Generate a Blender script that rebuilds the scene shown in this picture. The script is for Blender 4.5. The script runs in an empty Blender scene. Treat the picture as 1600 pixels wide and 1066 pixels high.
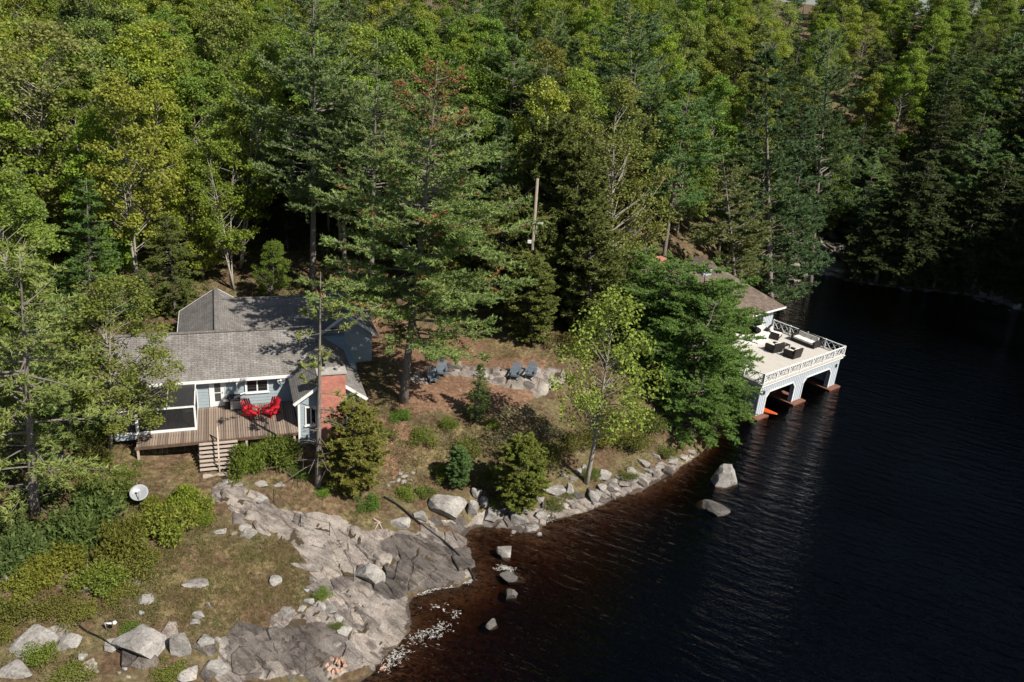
import bpy, math, random
import numpy as np
from mathutils import Vector, Matrix
R = math.radians
rng = np.random.default_rng(7)
random.seed(7)
scene = bpy.context.scene
col = scene.collection

# ------------------------------------------------------------------ camera
F_PX, PITCH, ROLL, CAM_H = 1244.0, R(22.0), R(4.7), 31.0
FW = np.array([0, math.cos(PITCH), -math.sin(PITCH)])
RT = np.array([1.0, 0, 0])
UP = np.cross(RT, FW)
cR, sR = math.cos(ROLL), math.sin(ROLL)
cam_d = bpy.data.cameras.new('camera')
cam = bpy.data.objects.new('camera', cam_d)
col.objects.link(cam)
cam_d.sensor_width = 36.0
cam_d.lens = F_PX / 1600 * 36
cam_d.clip_end = 3000
ax, ay = cR * RT + sR * UP, -sR * RT + cR * UP
cam.matrix_world = Matrix(((ax[0], ay[0], -FW[0], 0), (ax[1], ay[1], -FW[1], 0), (ax[2], ay[2], -FW[2], CAM_H), (0, 0, 0, 1)))
scene.camera = cam

# ------------------------------------------------------------------ sky, sun, exposure
SUN_AZ, SUN_EL = R(126), R(46)      # azimuth from +Y towards +X
world = bpy.data.worlds.new('World')
scene.world = world
world.use_nodes = True
wn = world.node_tree.nodes
sky = wn.new('ShaderNodeTexSky')
sky.sky_type = 'NISHITA'
sky.sun_disc = False
sky.sun_elevation = SUN_EL
sky.sun_rotation = SUN_AZ
world.node_tree.links.new(sky.outputs[0], wn['Background'].inputs[0])
wn['Background'].inputs[1].default_value = 0.055
sun_d = bpy.data.lights.new('sun', 'SUN')
sun_d.energy = 4.8
sun_d.angle = R(0.5)
sun_d.color = (1.0, 0.94, 0.84)
sun = bpy.data.objects.new('sun', sun_d)
col.objects.link(sun)
sd = Vector((math.sin(SUN_AZ) * math.cos(SUN_EL), math.cos(SUN_AZ) * math.cos(SUN_EL), math.sin(SUN_EL)))
sun.rotation_euler = sd.to_track_quat('Z', 'Y').to_euler()
sun.location = (60, -40, 80)
scene.view_settings.view_transform = 'Standard'
scene.view_settings.look = 'None'
scene.view_settings.exposure = 0.7
scene.view_settings.gamma = 1.0
scene.view_settings.use_curve_mapping = False
scene.cycles.max_bounces = 5
scene.cycles.diffuse_bounces = 2
scene.cycles.glossy_bounces = 2
scene.cycles.transmission_bounces = 3
scene.cycles.transparent_max_bounces = 10
scene.cycles.caustics_reflective = False
scene.cycles.caustics_refractive = False
scene.cycles.use_denoising = True

# ------------------------------------------------------------------ survey helpers
def ray(px, py):
    x, y = (px - 800) / F_PX, -(py - 533) / F_PX
    return FW + (x * cR - y * sR) * RT + (x * sR + y * cR) * UP
def PZ(px, py, z):
    r = ray(px, py)
    return np.array([0, 0, CAM_H]) + r * ((z - CAM_H) / r[2])
def PY(px, py, Y):
    r = ray(px, py)
    return np.array([0, 0, CAM_H]) + r * (Y / r[1])
def proj(w):
    d = np.asarray(w, float) - [0, 0, CAM_H]
    z = d @ FW; r = d @ RT / z; u = d @ UP / z
    return 800 + (r * cR + u * sR) * F_PX, 533 - (-r * sR + u * cR) * F_PX, z

# ------------------------------------------------------------------ numeric noise
def _h(ix, iy, s):
    n = (ix.astype(np.int64) * 374761393 + iy.astype(np.int64) * 668265263 + s * 974711) & 0x7fffffff
    n = ((n ^ (n >> 13)) * 1274126177) & 0x7fffffff
    return ((n ^ (n >> 16)) & 0xffff) / 65535.0
def vnoise(x, y, s=0):
    ix, iy = np.floor(x), np.floor(y)
    fx, fy = x - ix, y - iy
    fx = fx * fx * (3 - 2 * fx); fy = fy * fy * (3 - 2 * fy)
    a, b, c_, d = _h(ix, iy, s), _h(ix + 1, iy, s), _h(ix, iy + 1, s), _h(ix + 1, iy + 1, s)
    return (a + (b - a) * fx) * (1 - fy) + (c_ + (d - c_) * fx) * fy
def fbm(x, y, o=4, s=0):
    v, a, t = 0, 1.0, 0
    for i in range(o):
        v = v + a * (vnoise(x, y, s + i * 17) - .5); t += a; a *= .5; x = x * 2.03 + 11.3; y = y * 2.03 + 5.7
    return v / t * 2
def cells(x, y, s=0):
    """nearest and second nearest jittered cell: id value, id value 2, edge distance"""
    ix, iy = np.floor(x), np.floor(y)
    d1 = np.full(x.shape, 9.0); d2 = np.full(x.shape, 9.0)
    v1 = np.zeros(x.shape); gx = np.zeros(x.shape); gy = np.zeros(x.shape)
    for i in (-1, 0, 1):
        for j in (-1, 0, 1):
            cx = ix + i + _h(ix + i, iy + j, s); cy = iy + j + _h(ix + i, iy + j, s + 5)
            d = np.hypot(x - cx, y - cy)
            m = d < d1
            d2 = np.where(m, d1, np.minimum(d2, d))
            v1 = np.where(m, _h(ix + i, iy + j, s + 9), v1)
            gx = np.where(m, x - cx, gx); gy = np.where(m, y - cy, gy)
            d1 = np.where(m, d, d1)
    return v1, gx, gy, d2 - d1
def smooth(a, b, x):
    t = np.clip((x - a) / (b - a), 0, 1)
    return t * t * (3 - 2 * t)
def poly_sd(x, y, P):
    """signed distance to a polygon, positive inside"""
    P = np.asarray(P)[:, :2]
    ins = np.zeros(x.shape, bool); dm = np.full(x.shape, 1e9)
    n = len(P)
    for i in range(n):
        (x0, y0), (x1, y1) = P[i], P[(i + 1) % n]
        c_ = ((y0 > y) != (y1 > y))
        with np.errstate(divide='ignore', invalid='ignore'):
            xi = x0 + (y - y0) * (x1 - x0) / (y1 - y0 + 1e-12)
        ins ^= c_ & (x < xi)
        dx, dy = x1 - x0, y1 - y0
        t = np.clip(((x - x0) * dx + (y - y0) * dy) / (dx * dx + dy * dy + 1e-9), 0, 1)
        dm = np.minimum(dm, np.hypot(x - x0 - t * dx, y - y0 - t * dy))
    return np.where(ins, dm, -dm)

# ------------------------------------------------------------------ terrain from survey points
SHORE = [(560, 1066), (592, 1050), (585, 1022), (628, 992), (634, 945), (660, 927), (738, 907), (722, 872), (727, 840), (733, 824), (783, 818), (828, 832),
         (856, 812), (917, 796), (955, 781), (1000, 764), (1040, 746), (1085, 715), (1112, 690)]
SHORE_FAR = [(1198, 452), (1240, 440), (1262, 431), (1300, 431), (1335, 441), (1400, 450), (1500, 460), (1560, 472), (1600, 487)]
surv = [PZ(x, y, 0.0) for x, y in SHORE + SHORE_FAR]
for x, y, z in [(210, 790, 3.3), (250, 715, 3.6), (345, 745, 3.4), (420, 745, 3.2), (497, 760, 2.9), (350, 785, 2.9), (430, 800, 2.4), (500, 850, 1.6), (480, 800, 2.2), (560, 900, .95), (600, 960, .45),
                (520, 960, 1.1), (620, 880, .55), (690, 850, .35), (600, 820, 1.5), (690, 770, 1.3), (560, 770, 2.1),
                (0, 1066, 2.3), (100, 1040, 2.0), (200, 1000, 2.0), (300, 1000, 1.7), (400, 1040, 1.0), (480, 1060, .6), (400, 960, 1.6), (430, 900, 1.9), (350, 860, 2.5), (260, 880, 2.7), (120, 920, 2.9), (0, 900, 3.5),
                (100, 820, 3.6), (0, 780, 4.4), (90, 720, 4.6), (170, 690, 4.2), (60, 690, 5.0),
                (630, 625, 3.9), (570, 655, 3.6), (690, 590, 4.2), (830, 588, 4.2), (760, 560, 4.4), (870, 560, 4.4), (740, 650, 3.2), (650, 700, 2.7), (600, 720, 2.6), (760, 700, 2.3), (820, 650, 2.9), (870, 640, 2.8),
                (850, 750, 1.0), (890, 700, 1.9), (913, 752, .7), (950, 730, .8), (1000, 700, 1.1), (960, 660, 2.2), (1040, 700, .8), (780, 780, .9), (730, 790, .9), (600, 500, 4.8), (700, 510, 4.9), (900, 520, 5.0),
                (1290, 380, 2.5), (1230, 420, 1.2), (1275, 345, 4.5), (1330, 400, 2.0)]:
    surv.append(PZ(x, y, z))
# under the cottage, the back wood and the hill, the lake bed, the right-hand shore
for p in [(-20, 45, 3.5), (-17, 50, 3.7), (-14, 52, 3.8), (-8.5, 55, 4.1), (-18, 60, 4.6), (-10, 62, 4.7), (-26, 55, 4.8), (-24, 68, 6.2), (-10, 70, 6.4), (2, 66, 5.6), (10, 60, 3.6), (13, 66, 3.6), (16, 76, 3.2), (13, 56, 1.4),
          (17, 70, 1.6), (20, 84, 3.4), (26, 92, 2.6), (32, 106, 2.2), (5, 80, 7.5), (-36, 62, 6.6), (-34, 48, 5.6), (-36, 36, 4.6), (-50, 50, 8), (-50, 30, 6), (-70, 70, 12),
          (-40, 90, 10.5), (-10, 95, 11), (15, 100, 10), (40, 125, 12), (60, 125, 10), (75, 118, 9), (90, 130, 14), (-60, 130, 19), (-10, 130, 19), (40, 150, 20), (100, 160, 23), (-60, 190, 33), (20, 190, 33), (110, 200, 33),
          (-60, 270, 44), (20, 270, 44), (150, 270, 42), (-150, 190, 36), (-150, 80, 20), (-150, 270, 46), (-100, 20, 12), (-70, 10, 7), (-40, 12, 3.4), (-24, 22, 2.2), (-26, 30, 3.2),
          (-9, 24, 0), (-14, 16, 0), (-24, 6, 0), (-38, -8, 0), (-60, -22, 0), (-30, 14, 1.6), (-100, -30, 2),
          (2, 31, -.9), (6, 35, -1.1), (1, 37, -.6), (10, 40, -1.2), (0, 26, -1.4), (8, 28, -3), (15, 40, -2.6), (18, 47, -2.4), (20, 56, -2.2), (26, 60, -3.5), (22, 66, -1.5), (25, 72, -1.6), (28, 78, -2.6), (24, 84, -.9), (32, 92, -2.2), (40, 100, -2.4), (55, 100, -2.5),
          (12, 30, -4.5), (25, 40, -5.5), (40, 55, -6), (50, 80, -5), (58, 92, -3), (10, 10, -5), (40, 20, -6.5), (90, 20, -6.5), (0, -10, -4), (0, -60, -6), (60, -60, -7), (150, -60, -7), (52, 62, -6),
          (74, 98, .5), (69, 88, .3), (66, 76, .2), (68, 62, 0), (80, 46, 0), (120, 32, 0), (160, 24, 0), (84, 102, 12), (80, 88, 12), (78, 74, 11), (84, 60, 8), (100, 70, 18), (120, 80, 24), (125, 110, 26), (160, 80, 24), (160, 130, 30), (230, 100, 30), (230, 200, 38)]:
    surv.append(np.array(p, float))
surv = np.array(surv)
def _tps(d2):
    return 0.5 * d2 * np.log(d2 + 1e-9)
_S = surv[:, :2] / 30.0
_n = len(surv)
_K = _tps(((_S[:, None] - _S[None]) ** 2).sum(-1)) + np.eye(_n) * 4e-4
_Pm = np.c_[np.ones(_n), _S]
_A = np.block([[_K, _Pm], [_Pm.T, np.zeros((3, 3))]])
_W = np.linalg.solve(_A, np.r_[surv[:, 2], np.zeros(3)])
def base_z(x, y):
    x = np.asarray(x, float); y = np.asarray(y, float)
    sh = x.shape
    X = np.clip(x.ravel(), -150, 230) / 30.0; Y = np.clip(y.ravel(), -60, 270) / 30.0
    out = _W[_n] + _W[_n + 1] * X + _W[_n + 2] * Y
    for i in range(_n):
        out += _W[i] * _tps((X - _S[i, 0]) ** 2 + (Y - _S[i, 1]) ** 2)
    return np.clip(out, -7, 48).reshape(sh)
_tt = np.concatenate([np.arange(24, 90, .35), np.arange(90, 260, 1.5)])
def G(px, py):
    """the point of the ground seen at a place in the survey picture"""
    r = ray(px, py)
    pts = np.array([0, 0, CAM_H]) + _tt[:, None] * r[None]
    dz = pts[:, 2] - base_z(pts[:, 0], pts[:, 1])
    k = int(np.argmax(dz < 0)) or len(dz) - 1
    a, b = dz[k - 1], dz[k]
    t = _tt[k - 1] + (_tt[k] - _tt[k - 1]) * a / (a - b + 1e-9)
    return np.array([0, 0, CAM_H]) + t * r
def GP(pts):
    return [G(x, y) for x, y in pts]
ROCK_POLYS = [GP([(332, 766), (372, 764), (440, 792), (520, 808), (600, 838), (640, 828), (720, 832), (734, 856), (742, 905), (640, 930), (634, 990), (590, 1030), (520, 1066), (340, 1066), (345, 1000), (430, 962), (505, 930), (470, 880), (455, 845), (385, 820)]),
              GP([(715, 572), (800, 578), (868, 572), (880, 600), (845, 618), (800, 600), (725, 588)]), GP([(640, 590), (668, 585), (672, 604), (640, 604)]), GP([(690, 570), (720, 566), (725, 584), (700, 588)]),
              GP([(640, 812), (700, 806), (780, 806), (860, 786), (960, 757), (1050, 724), (1100, 700), (1060, 738), (955, 785), (860, 815), (830, 835), (735, 830)]),
              GP([(1195, 455), (1215, 425), (1250, 395), (1258, 335), (1285, 330), (1305, 370), (1325, 415), (1330, 438), (1300, 434), (1240, 445)]),
              GP([(1500, 440), (1600, 455), (1600, 500), (1520, 480)])]
SLAB_POLYS = [GP([(345, 985), (420, 968), (490, 965), (520, 1000), (515, 1066), (360, 1066)]), GP([(560, 900), (620, 850), (700, 845), (735, 870), (738, 905), (650, 925), (600, 940)]), GP([(640, 800), (760, 820), (800, 800), (760, 850), (700, 840)])]
LITTER_POLYS = [GP([(560, 490), (640, 500), (760, 530), (860, 560), (820, 640), (700, 640), (560, 640)]), GP([(590, 650), (640, 660), (620, 740), (560, 730)])]
GRASS_POLYS = [GP([(180, 690), (312, 700), (345, 760), (300, 770), (190, 740)]), GP([(385, 740), (500, 740), (600, 780), (570, 820), (440, 790)]), GP([(330, 850), (460, 870), (480, 930), (380, 970), (250, 960), (240, 880)]),
               GP([(740, 530), (830, 540), (850, 560), (760, 560)]), GP([(560, 560), (620, 560), (615, 640), (570, 640)]), GP([(640, 660), (720, 660), (700, 730), (640, 720)])]
_q = G(600, 930) - G(440, 800)
STRIKE = math.atan2(_q[1], _q[0])
def wob(x, y, s=3, a=.9):
    return x + a * fbm(x * .5, y * .5, 3, s), y + a * fbm(x * .5, y * .5, 3, s + 40)
def masks(x, y):
    wx, wy = wob(x, y)
    rock = np.zeros(x.shape)
    for P in ROCK_POLYS:
        rock = np.maximum(rock, smooth(-.25, .3, poly_sd(wx, wy, P)))
    return rock
def ground_z(x, y, rock=None, crack=False):
    z = base_z(x, y)
    if rock is None:
        rock = masks(x, y)
    amp = np.clip((np.abs(z) - .1) * .5, .02, 1)
    zz = z + amp * (.16 * fbm(x * .35, y * .35, 4, 1) + .05 * fbm(x * 1.7, y * 1.7, 3, 8))
    # bedrock breaks into tilted plates with open joints; strike runs towards the water
    ca, sa = math.cos(STRIKE), -math.sin(STRIKE)
    bx, by = (x * ca - y * sa), (x * sa + y * ca)
    wxx = bx + .5 * fbm(x * .8, y * .8, 3, 60); wyy = by + .5 * fbm(x * .8, y * .8, 3, 90)
    v, gx, gy, e = cells(wxx * .30, wyy * .62, 21)
    v2, gx2, gy2, e2 = cells(wxx * .8, wyy * 1.3, 33)
    plate = .26 * (v - .5) + .12 * gx * (v - .5) - .34 * gy * (.3 + .5 * v) - .13 * smooth(.10, .0, e) + .10 * (v2 > .62) * smooth(.0, .10, e2) - .04 * smooth(.09, 0, e2)
    if crack: return smooth(.085, .03, e + .05 * fbm(x * 3, y * 3, 2, 70)) * smooth(.45, .6, vnoise(x * .5, y * .5, 71)) + .0
    keep = .25 + .75 * smooth(.0, .5, z)
    return zz + rock * (plate * keep + .06)
def gz(x, y):
    return float(ground_z(np.array([float(x)]), np.array([float(y)]))[0])

# ------------------------------------------------------------------ object helpers
class MB:
    def __init__(s):
        s.v = []; s.f = []
    def poly(s, pts, faces):
        n = len(s.v); s.v += [tuple(map(float, p)) for p in pts]; s.f += [tuple(n + i for i in f) for f in faces]; return s
    def box(s, a, b):
        (x0, y0, z0), (x1, y1, z1) = a, b
        return s.poly([(x0, y0, z0), (x1, y0, z0), (x1, y1, z0), (x0, y1, z0), (x0, y0, z1), (x1, y0, z1), (x1, y1, z1), (x0, y1, z1)],
                      [(0, 3, 2, 1), (4, 5, 6, 7), (0, 1, 5, 4), (1, 2, 6, 5), (2, 3, 7, 6), (3, 0, 4, 7)])
    def bar(s, p, q, w, t, up=(0, 0, 1)):
        p, q, up = Vector(p), Vector(q), Vector(up)
        d = (q - p).normalized()
        if abs(d.dot(up.normalized())) > .98: up = Vector((1, 0, 0))
        a = d.cross(up).normalized(); b = a.cross(d)
        a *= w / 2; b *= t / 2
        return s.poly([p - a - b, p + a - b, p + a + b, p - a + b, q - a - b, q + a - b, q + a + b, q - a + b],
                      [(0, 1, 2, 3), (4, 7, 6, 5), (0, 4, 5, 1), (1, 5, 6, 2), (2, 6, 7, 3), (3, 7, 4, 0)])
    def prism(s, prof, d):
        n = len(prof); d = Vector(d)
        pts = [Vector(p) for p in prof]
        return s.poly(pts + [p + d for p in pts], [tuple(range(n))[::-1], tuple(range(n, 2 * n))] + [(i, (i + 1) % n, n + (i + 1) % n, n + i) for i in range(n)])
    def tube(s, pts, rad, k=6, cap=True):
        pts = [Vector(p) for p in pts]; n = len(pts)
        if not hasattr(rad, '__len__'): rad = [rad] * n
        base = len(s.v); pa = None
        for i, p in enumerate(pts):
            d = (pts[min(i + 1, n - 1)] - pts[max(i - 1, 0)]).normalized()
            if pa is None:
                pa = d.orthogonal().normalized()
            a = (pa - d * pa.dot(d)).normalized(); pa = a; b = d.cross(a)
            for j in range(k):
                t = 2 * math.pi * j / k
                s.v.append(tuple(p + (a * math.cos(t) + b * math.sin(t)) * rad[i]))
        for i in range(n - 1):
            for j in range(k):
                s.f.append((base + i * k + j, base + i * k + (j + 1) % k, base + (i + 1) * k + (j + 1) % k, base + (i + 1) * k + j))
        if cap:
            s.f.append(tuple(base + j for j in range(k))[::-1]); s.f.append(tuple(base + (n - 1) * k + j for j in range(k)))
        return s
    def lathe(s, prof, k=16, c=(0, 0, 0)):
        base = len(s.v); n = len(prof)
        for r, z in prof:
            for j in range(k):
                t = 2 * math.pi * j / k
                s.v.append((c[0] + r * math.cos(t), c[1] + r * math.sin(t), c[2] + z))
        for i in range(n - 1):
            for j in range(k):
                s.f.append((base + i * k + j, base + i * k + (j + 1) % k, base + (i + 1) * k + (j + 1) % k, base + (i + 1) * k + j))
        return s
    def mesh(s, name, m=None, smooth_=False):
        me = bpy.data.meshes.new(name)
        me.from_pydata(s.v, [], s.f)
        if m: me.materials.append(m)
        if smooth_: me.polygons.foreach_set('use_smooth', [True] * len(me.polygons))
        me.update()
        return me
    def build(s, name, m, parent=None, sm=False, loc=None):
        return put(name, s.mesh(name, m, sm), parent, loc)
def put(name, me, parent=None, loc=None, rot=None, scale=None):
    o = bpy.data.objects.new(name, me)
    col.objects.link(o)
    if parent is not None: o.parent = parent
    if loc is not None: o.location = loc
    if rot is not None: o.rotation_euler = rot
    if scale is not None: o.scale = scale
    return o
def tag(o, label=None, cat=None, group=None, kind=None):
    if label: o['label'] = label
    if cat: o['category'] = cat
    if group: o['group'] = group
    if kind: o['kind'] = kind
    return o
def empty(name, loc=(0, 0, 0), rz=0, label=None, cat=None, group=None):
    o = bpy.data.objects.new(name, None)
    col.objects.link(o)
    o.empty_display_size = .3
    o.location = tuple(map(float, loc)); o.rotation_euler = (0, 0, rz)
    return tag(o, label, cat, group)
def np_mesh(name, V, faces_n, idx, m=None):
    """V (n,3), every face has faces_n corners, idx (f, faces_n)"""
    me = bpy.data.meshes.new(name)
    V = np.ascontiguousarray(V, dtype=np.float32); idx = np.ascontiguousarray(idx, dtype=np.int32)
    nf = len(idx)
    me.vertices.add(len(V)); me.vertices.foreach_set('co', V.ravel())
    me.loops.add(nf * faces_n); me.loops.foreach_set('vertex_index', idx.ravel())
    me.polygons.add(nf)
    me.polygons.foreach_set('loop_start', np.arange(0, nf * faces_n, faces_n, dtype=np.int32))
    me.update(calc_edges=True)
    if m: me.materials.append(m)
    return me

# ------------------------------------------------------------------ materials
def new_mat(name):
    m = bpy.data.materials.new(name); m.use_nodes = True
    nt = m.node_tree
    return m, nt, nt.nodes, nt.links, nt.nodes['Principled BSDF']
def ramp(N, L, src, stops):
    r = N.new('ShaderNodeValToRGB')
    while len(r.color_ramp.elements) < len(stops): r.color_ramp.elements.new(.5)
    for e, (p, c_) in zip(r.color_ramp.elements, stops):
        e.position = p; e.color = (*c_, 1) if len(c_) == 3 else c_
    L.new(src, r.inputs[0]); return r.outputs[0]
def noise(N, L, vec, scale, detail=4, rough=.6, sc=None):
    if sc is not None:
        mp = N.new('ShaderNodeMapping'); mp.inputs['Scale'].default_value = sc; L.new(vec, mp.inputs[0]); vec = mp.outputs[0]
    n = N.new('ShaderNodeTexNoise'); n.inputs['Scale'].default_value = scale; n.inputs['Detail'].default_value = detail; n.inputs['Roughness'].default_value = rough
    L.new(vec, n.inputs['Vector']); return n.outputs[0]
def mixc(N, L, fac, a, b, mode='MIX'):
    m = N.new('ShaderNodeMix'); m.data_type = 'RGBA'; m.blend_type = mode
    for i, v in ((0, fac), (6, a), (7, b)):
        if isinstance(v, (int, float)): m.inputs[i].default_value = v
        elif isinstance(v, tuple): m.inputs[i].default_value = (*v, 1)
        else: L.new(v, m.inputs[i])
    return m.outputs[2]
def bump(N, L, h, s, dist, b):
    n = N.new('ShaderNodeBump'); n.inputs['Strength'].default_value = s; n.inputs['Distance'].default_value = dist
    L.new(h, n.inputs['Height']); L.new(n.outputs[0], b.inputs['Normal']); return n
def coords(N, which='Object'):
    return N.new('ShaderNodeTexCoord').outputs[which]
def worldpos(N):
    return N.new('ShaderNodeNewGeometry').outputs['Position']
def plain(name, c_, rough=.6, var=.25, scale=6, spec=.3, sc=None, metal=0):
    m, nt, N, L, b = new_mat(name)
    n = noise(N, L, coords(N), scale, 4, .6, sc)
    lo = tuple(max(0, v * (1 - var)) for v in c_); hi = tuple(v * (1 + var) for v in c_)
    L.new(ramp(N, L, n, [(.3, lo), (.7, hi)]), b.inputs['Base Color'])
    b.inputs['Roughness'].default_value = rough; b.inputs['Specular IOR Level'].default_value = spec; b.inputs['Metallic'].default_value = metal
    bump(N, L, n, .15, .01, b)
    return m
def foliage(name, trans=.3, var=.35, tips=None):
    """leaf colour comes from the object's own colour, each leaf a little different"""
    m, nt, N, L, b = new_mat(name)
    oi = N.new('ShaderNodeObjectInfo'); g = N.new('ShaderNodeNewGeometry')
    mul = N.new('ShaderNodeMapRange'); mul.inputs[3].default_value = 1 - var; mul.inputs[4].default_value = 1 + var
    L.new(g.outputs['Random Per Island'], mul.inputs[0])
    cc = N.new('ShaderNodeVectorMath'); cc.operation = 'SCALE'
    src = oi.outputs['Color']
    n1 = noise(N, L, coords(N), .45, 3, .6)
    hue = N.new('ShaderNodeHueSaturation')
    mr = N.new('ShaderNodeMapRange'); mr.inputs[1].default_value = .3; mr.inputs[2].default_value = .7; mr.inputs[3].default_value = .497; mr.inputs[4].default_value = .52
    L.new(n1, mr.inputs[0]); L.new(mr.outputs[0], hue.inputs['Hue']); L.new(src, hue.inputs['Color'])
    if tips:
        at = N.new('ShaderNodeAttribute'); at.attribute_name = 'dead'
        src2 = mixc(N, L, at.outputs['Fac'], hue.outputs[0], tips)
    else:
        src2 = hue.outputs[0]
    L.new(src2, cc.inputs[0]); L.new(mul.outputs[0], cc.inputs['Scale'])
    L.new(cc.outputs[0], b.inputs['Base Color'])
    b.inputs['Roughness'].default_value = .6; b.inputs['Specular IOR Level'].default_value = .22
    tr = N.new('ShaderNodeBsdfTranslucent'); L.new(cc.outputs[0], tr.inputs[0])
    mx = N.new('ShaderNodeMixShader'); mx.inputs[0].default_value = trans
    L.new(b.outputs[0], mx.inputs[1]); L.new(tr.outputs[0], mx.inputs[2])
    L.new(mx.outputs[0], N['Material Output'].inputs['Surface'])
    return m
M = {}
M['needle'] = foliage('needle', .4, .3)
M['needle_dead'] = foliage('needle_dead', .4, .3, (.34, .17, .075))
M['leaf'] = foliage('leaf', .45, .35)
def bark(name, a, b_, rough=.9, sc=(6, 6, 1.2)):
    m, nt, N, L, b = new_mat(name)
    n = noise(N, L, coords(N), 2.5, 5, .7, sc)
    L.new(ramp(N, L, n, [(.3, a), (.65, b_)]), b.inputs['Base Color'])
    b.inputs['Roughness'].default_value = rough; bump(N, L, n, .6, .03, b); return m
M['bark_pine'] = bark('bark_pine', (.06, .05, .042), (.22, .19, .165))
M['bark_grey'] = bark('bark_grey', (.12, .105, .085), (.34, .31, .26))
M['bark_pale'] = bark('bark_pale', (.17, .15, .12), (.40, .37, .32), .8, (4, 4, 5))
M['twig'] = bark('twig', (.10, .085, .07), (.28, .25, .21))

def granite(name, tint=(1, 1, 1), lo=.07, hi=.36, pos=True):
    m, nt, N, L, b = new_mat(name)
    p = worldpos(N) if pos else coords(N)
    n1 = noise(N, L, p, .8, 6, .65); n2 = noise(N, L, p, 9, 5, .7); n3 = noise(N, L, p, 2.6, 4, .6, (.5, 1.6, 2.2))
    t = lambda v, k=(1, 1, 1): tuple(v * a * b_ for a, b_ in zip(tint, k))
    c1 = ramp(N, L, n1, [(.28, t(lo * 1.2, (1.05, .97, .92))), (.45, t((lo + hi) / 2, (1.0, .96, .92))), (.56, t(hi * .8, (1, .98, .96))), (.72, t(hi * 1.12, (1.04, .96, .88)))])
    c2 = ramp(N, L, n2, [(.3, (.55, .54, .53)), (.5, (1, 1, 1)), (.75, (1.25, 1.22, 1.18))])
    c3 = mixc(N, L, 1.0, c1, c2, 'MULTIPLY')
    c4 = mixc(N, L, ramp(N, L, n3, [(.56, (0, 0, 0)), (.72, (.55, .55, .55))]), c3, t(.10, (1.0, .78, .62)))
    L.new(c4, b.inputs['Base Color'])
    b.inputs['Roughness'].default_value = .85; b.inputs['Specular IOR Level'].default_value = .25
    bump(N, L, n2, .5, .05, b)
    return m
M['granite'] = granite('granite', (1, .97, .93))
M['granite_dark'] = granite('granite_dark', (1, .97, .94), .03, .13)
M['granite_red'] = granite('granite_red', (1.15, .74, .55), .12, .40)

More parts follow.
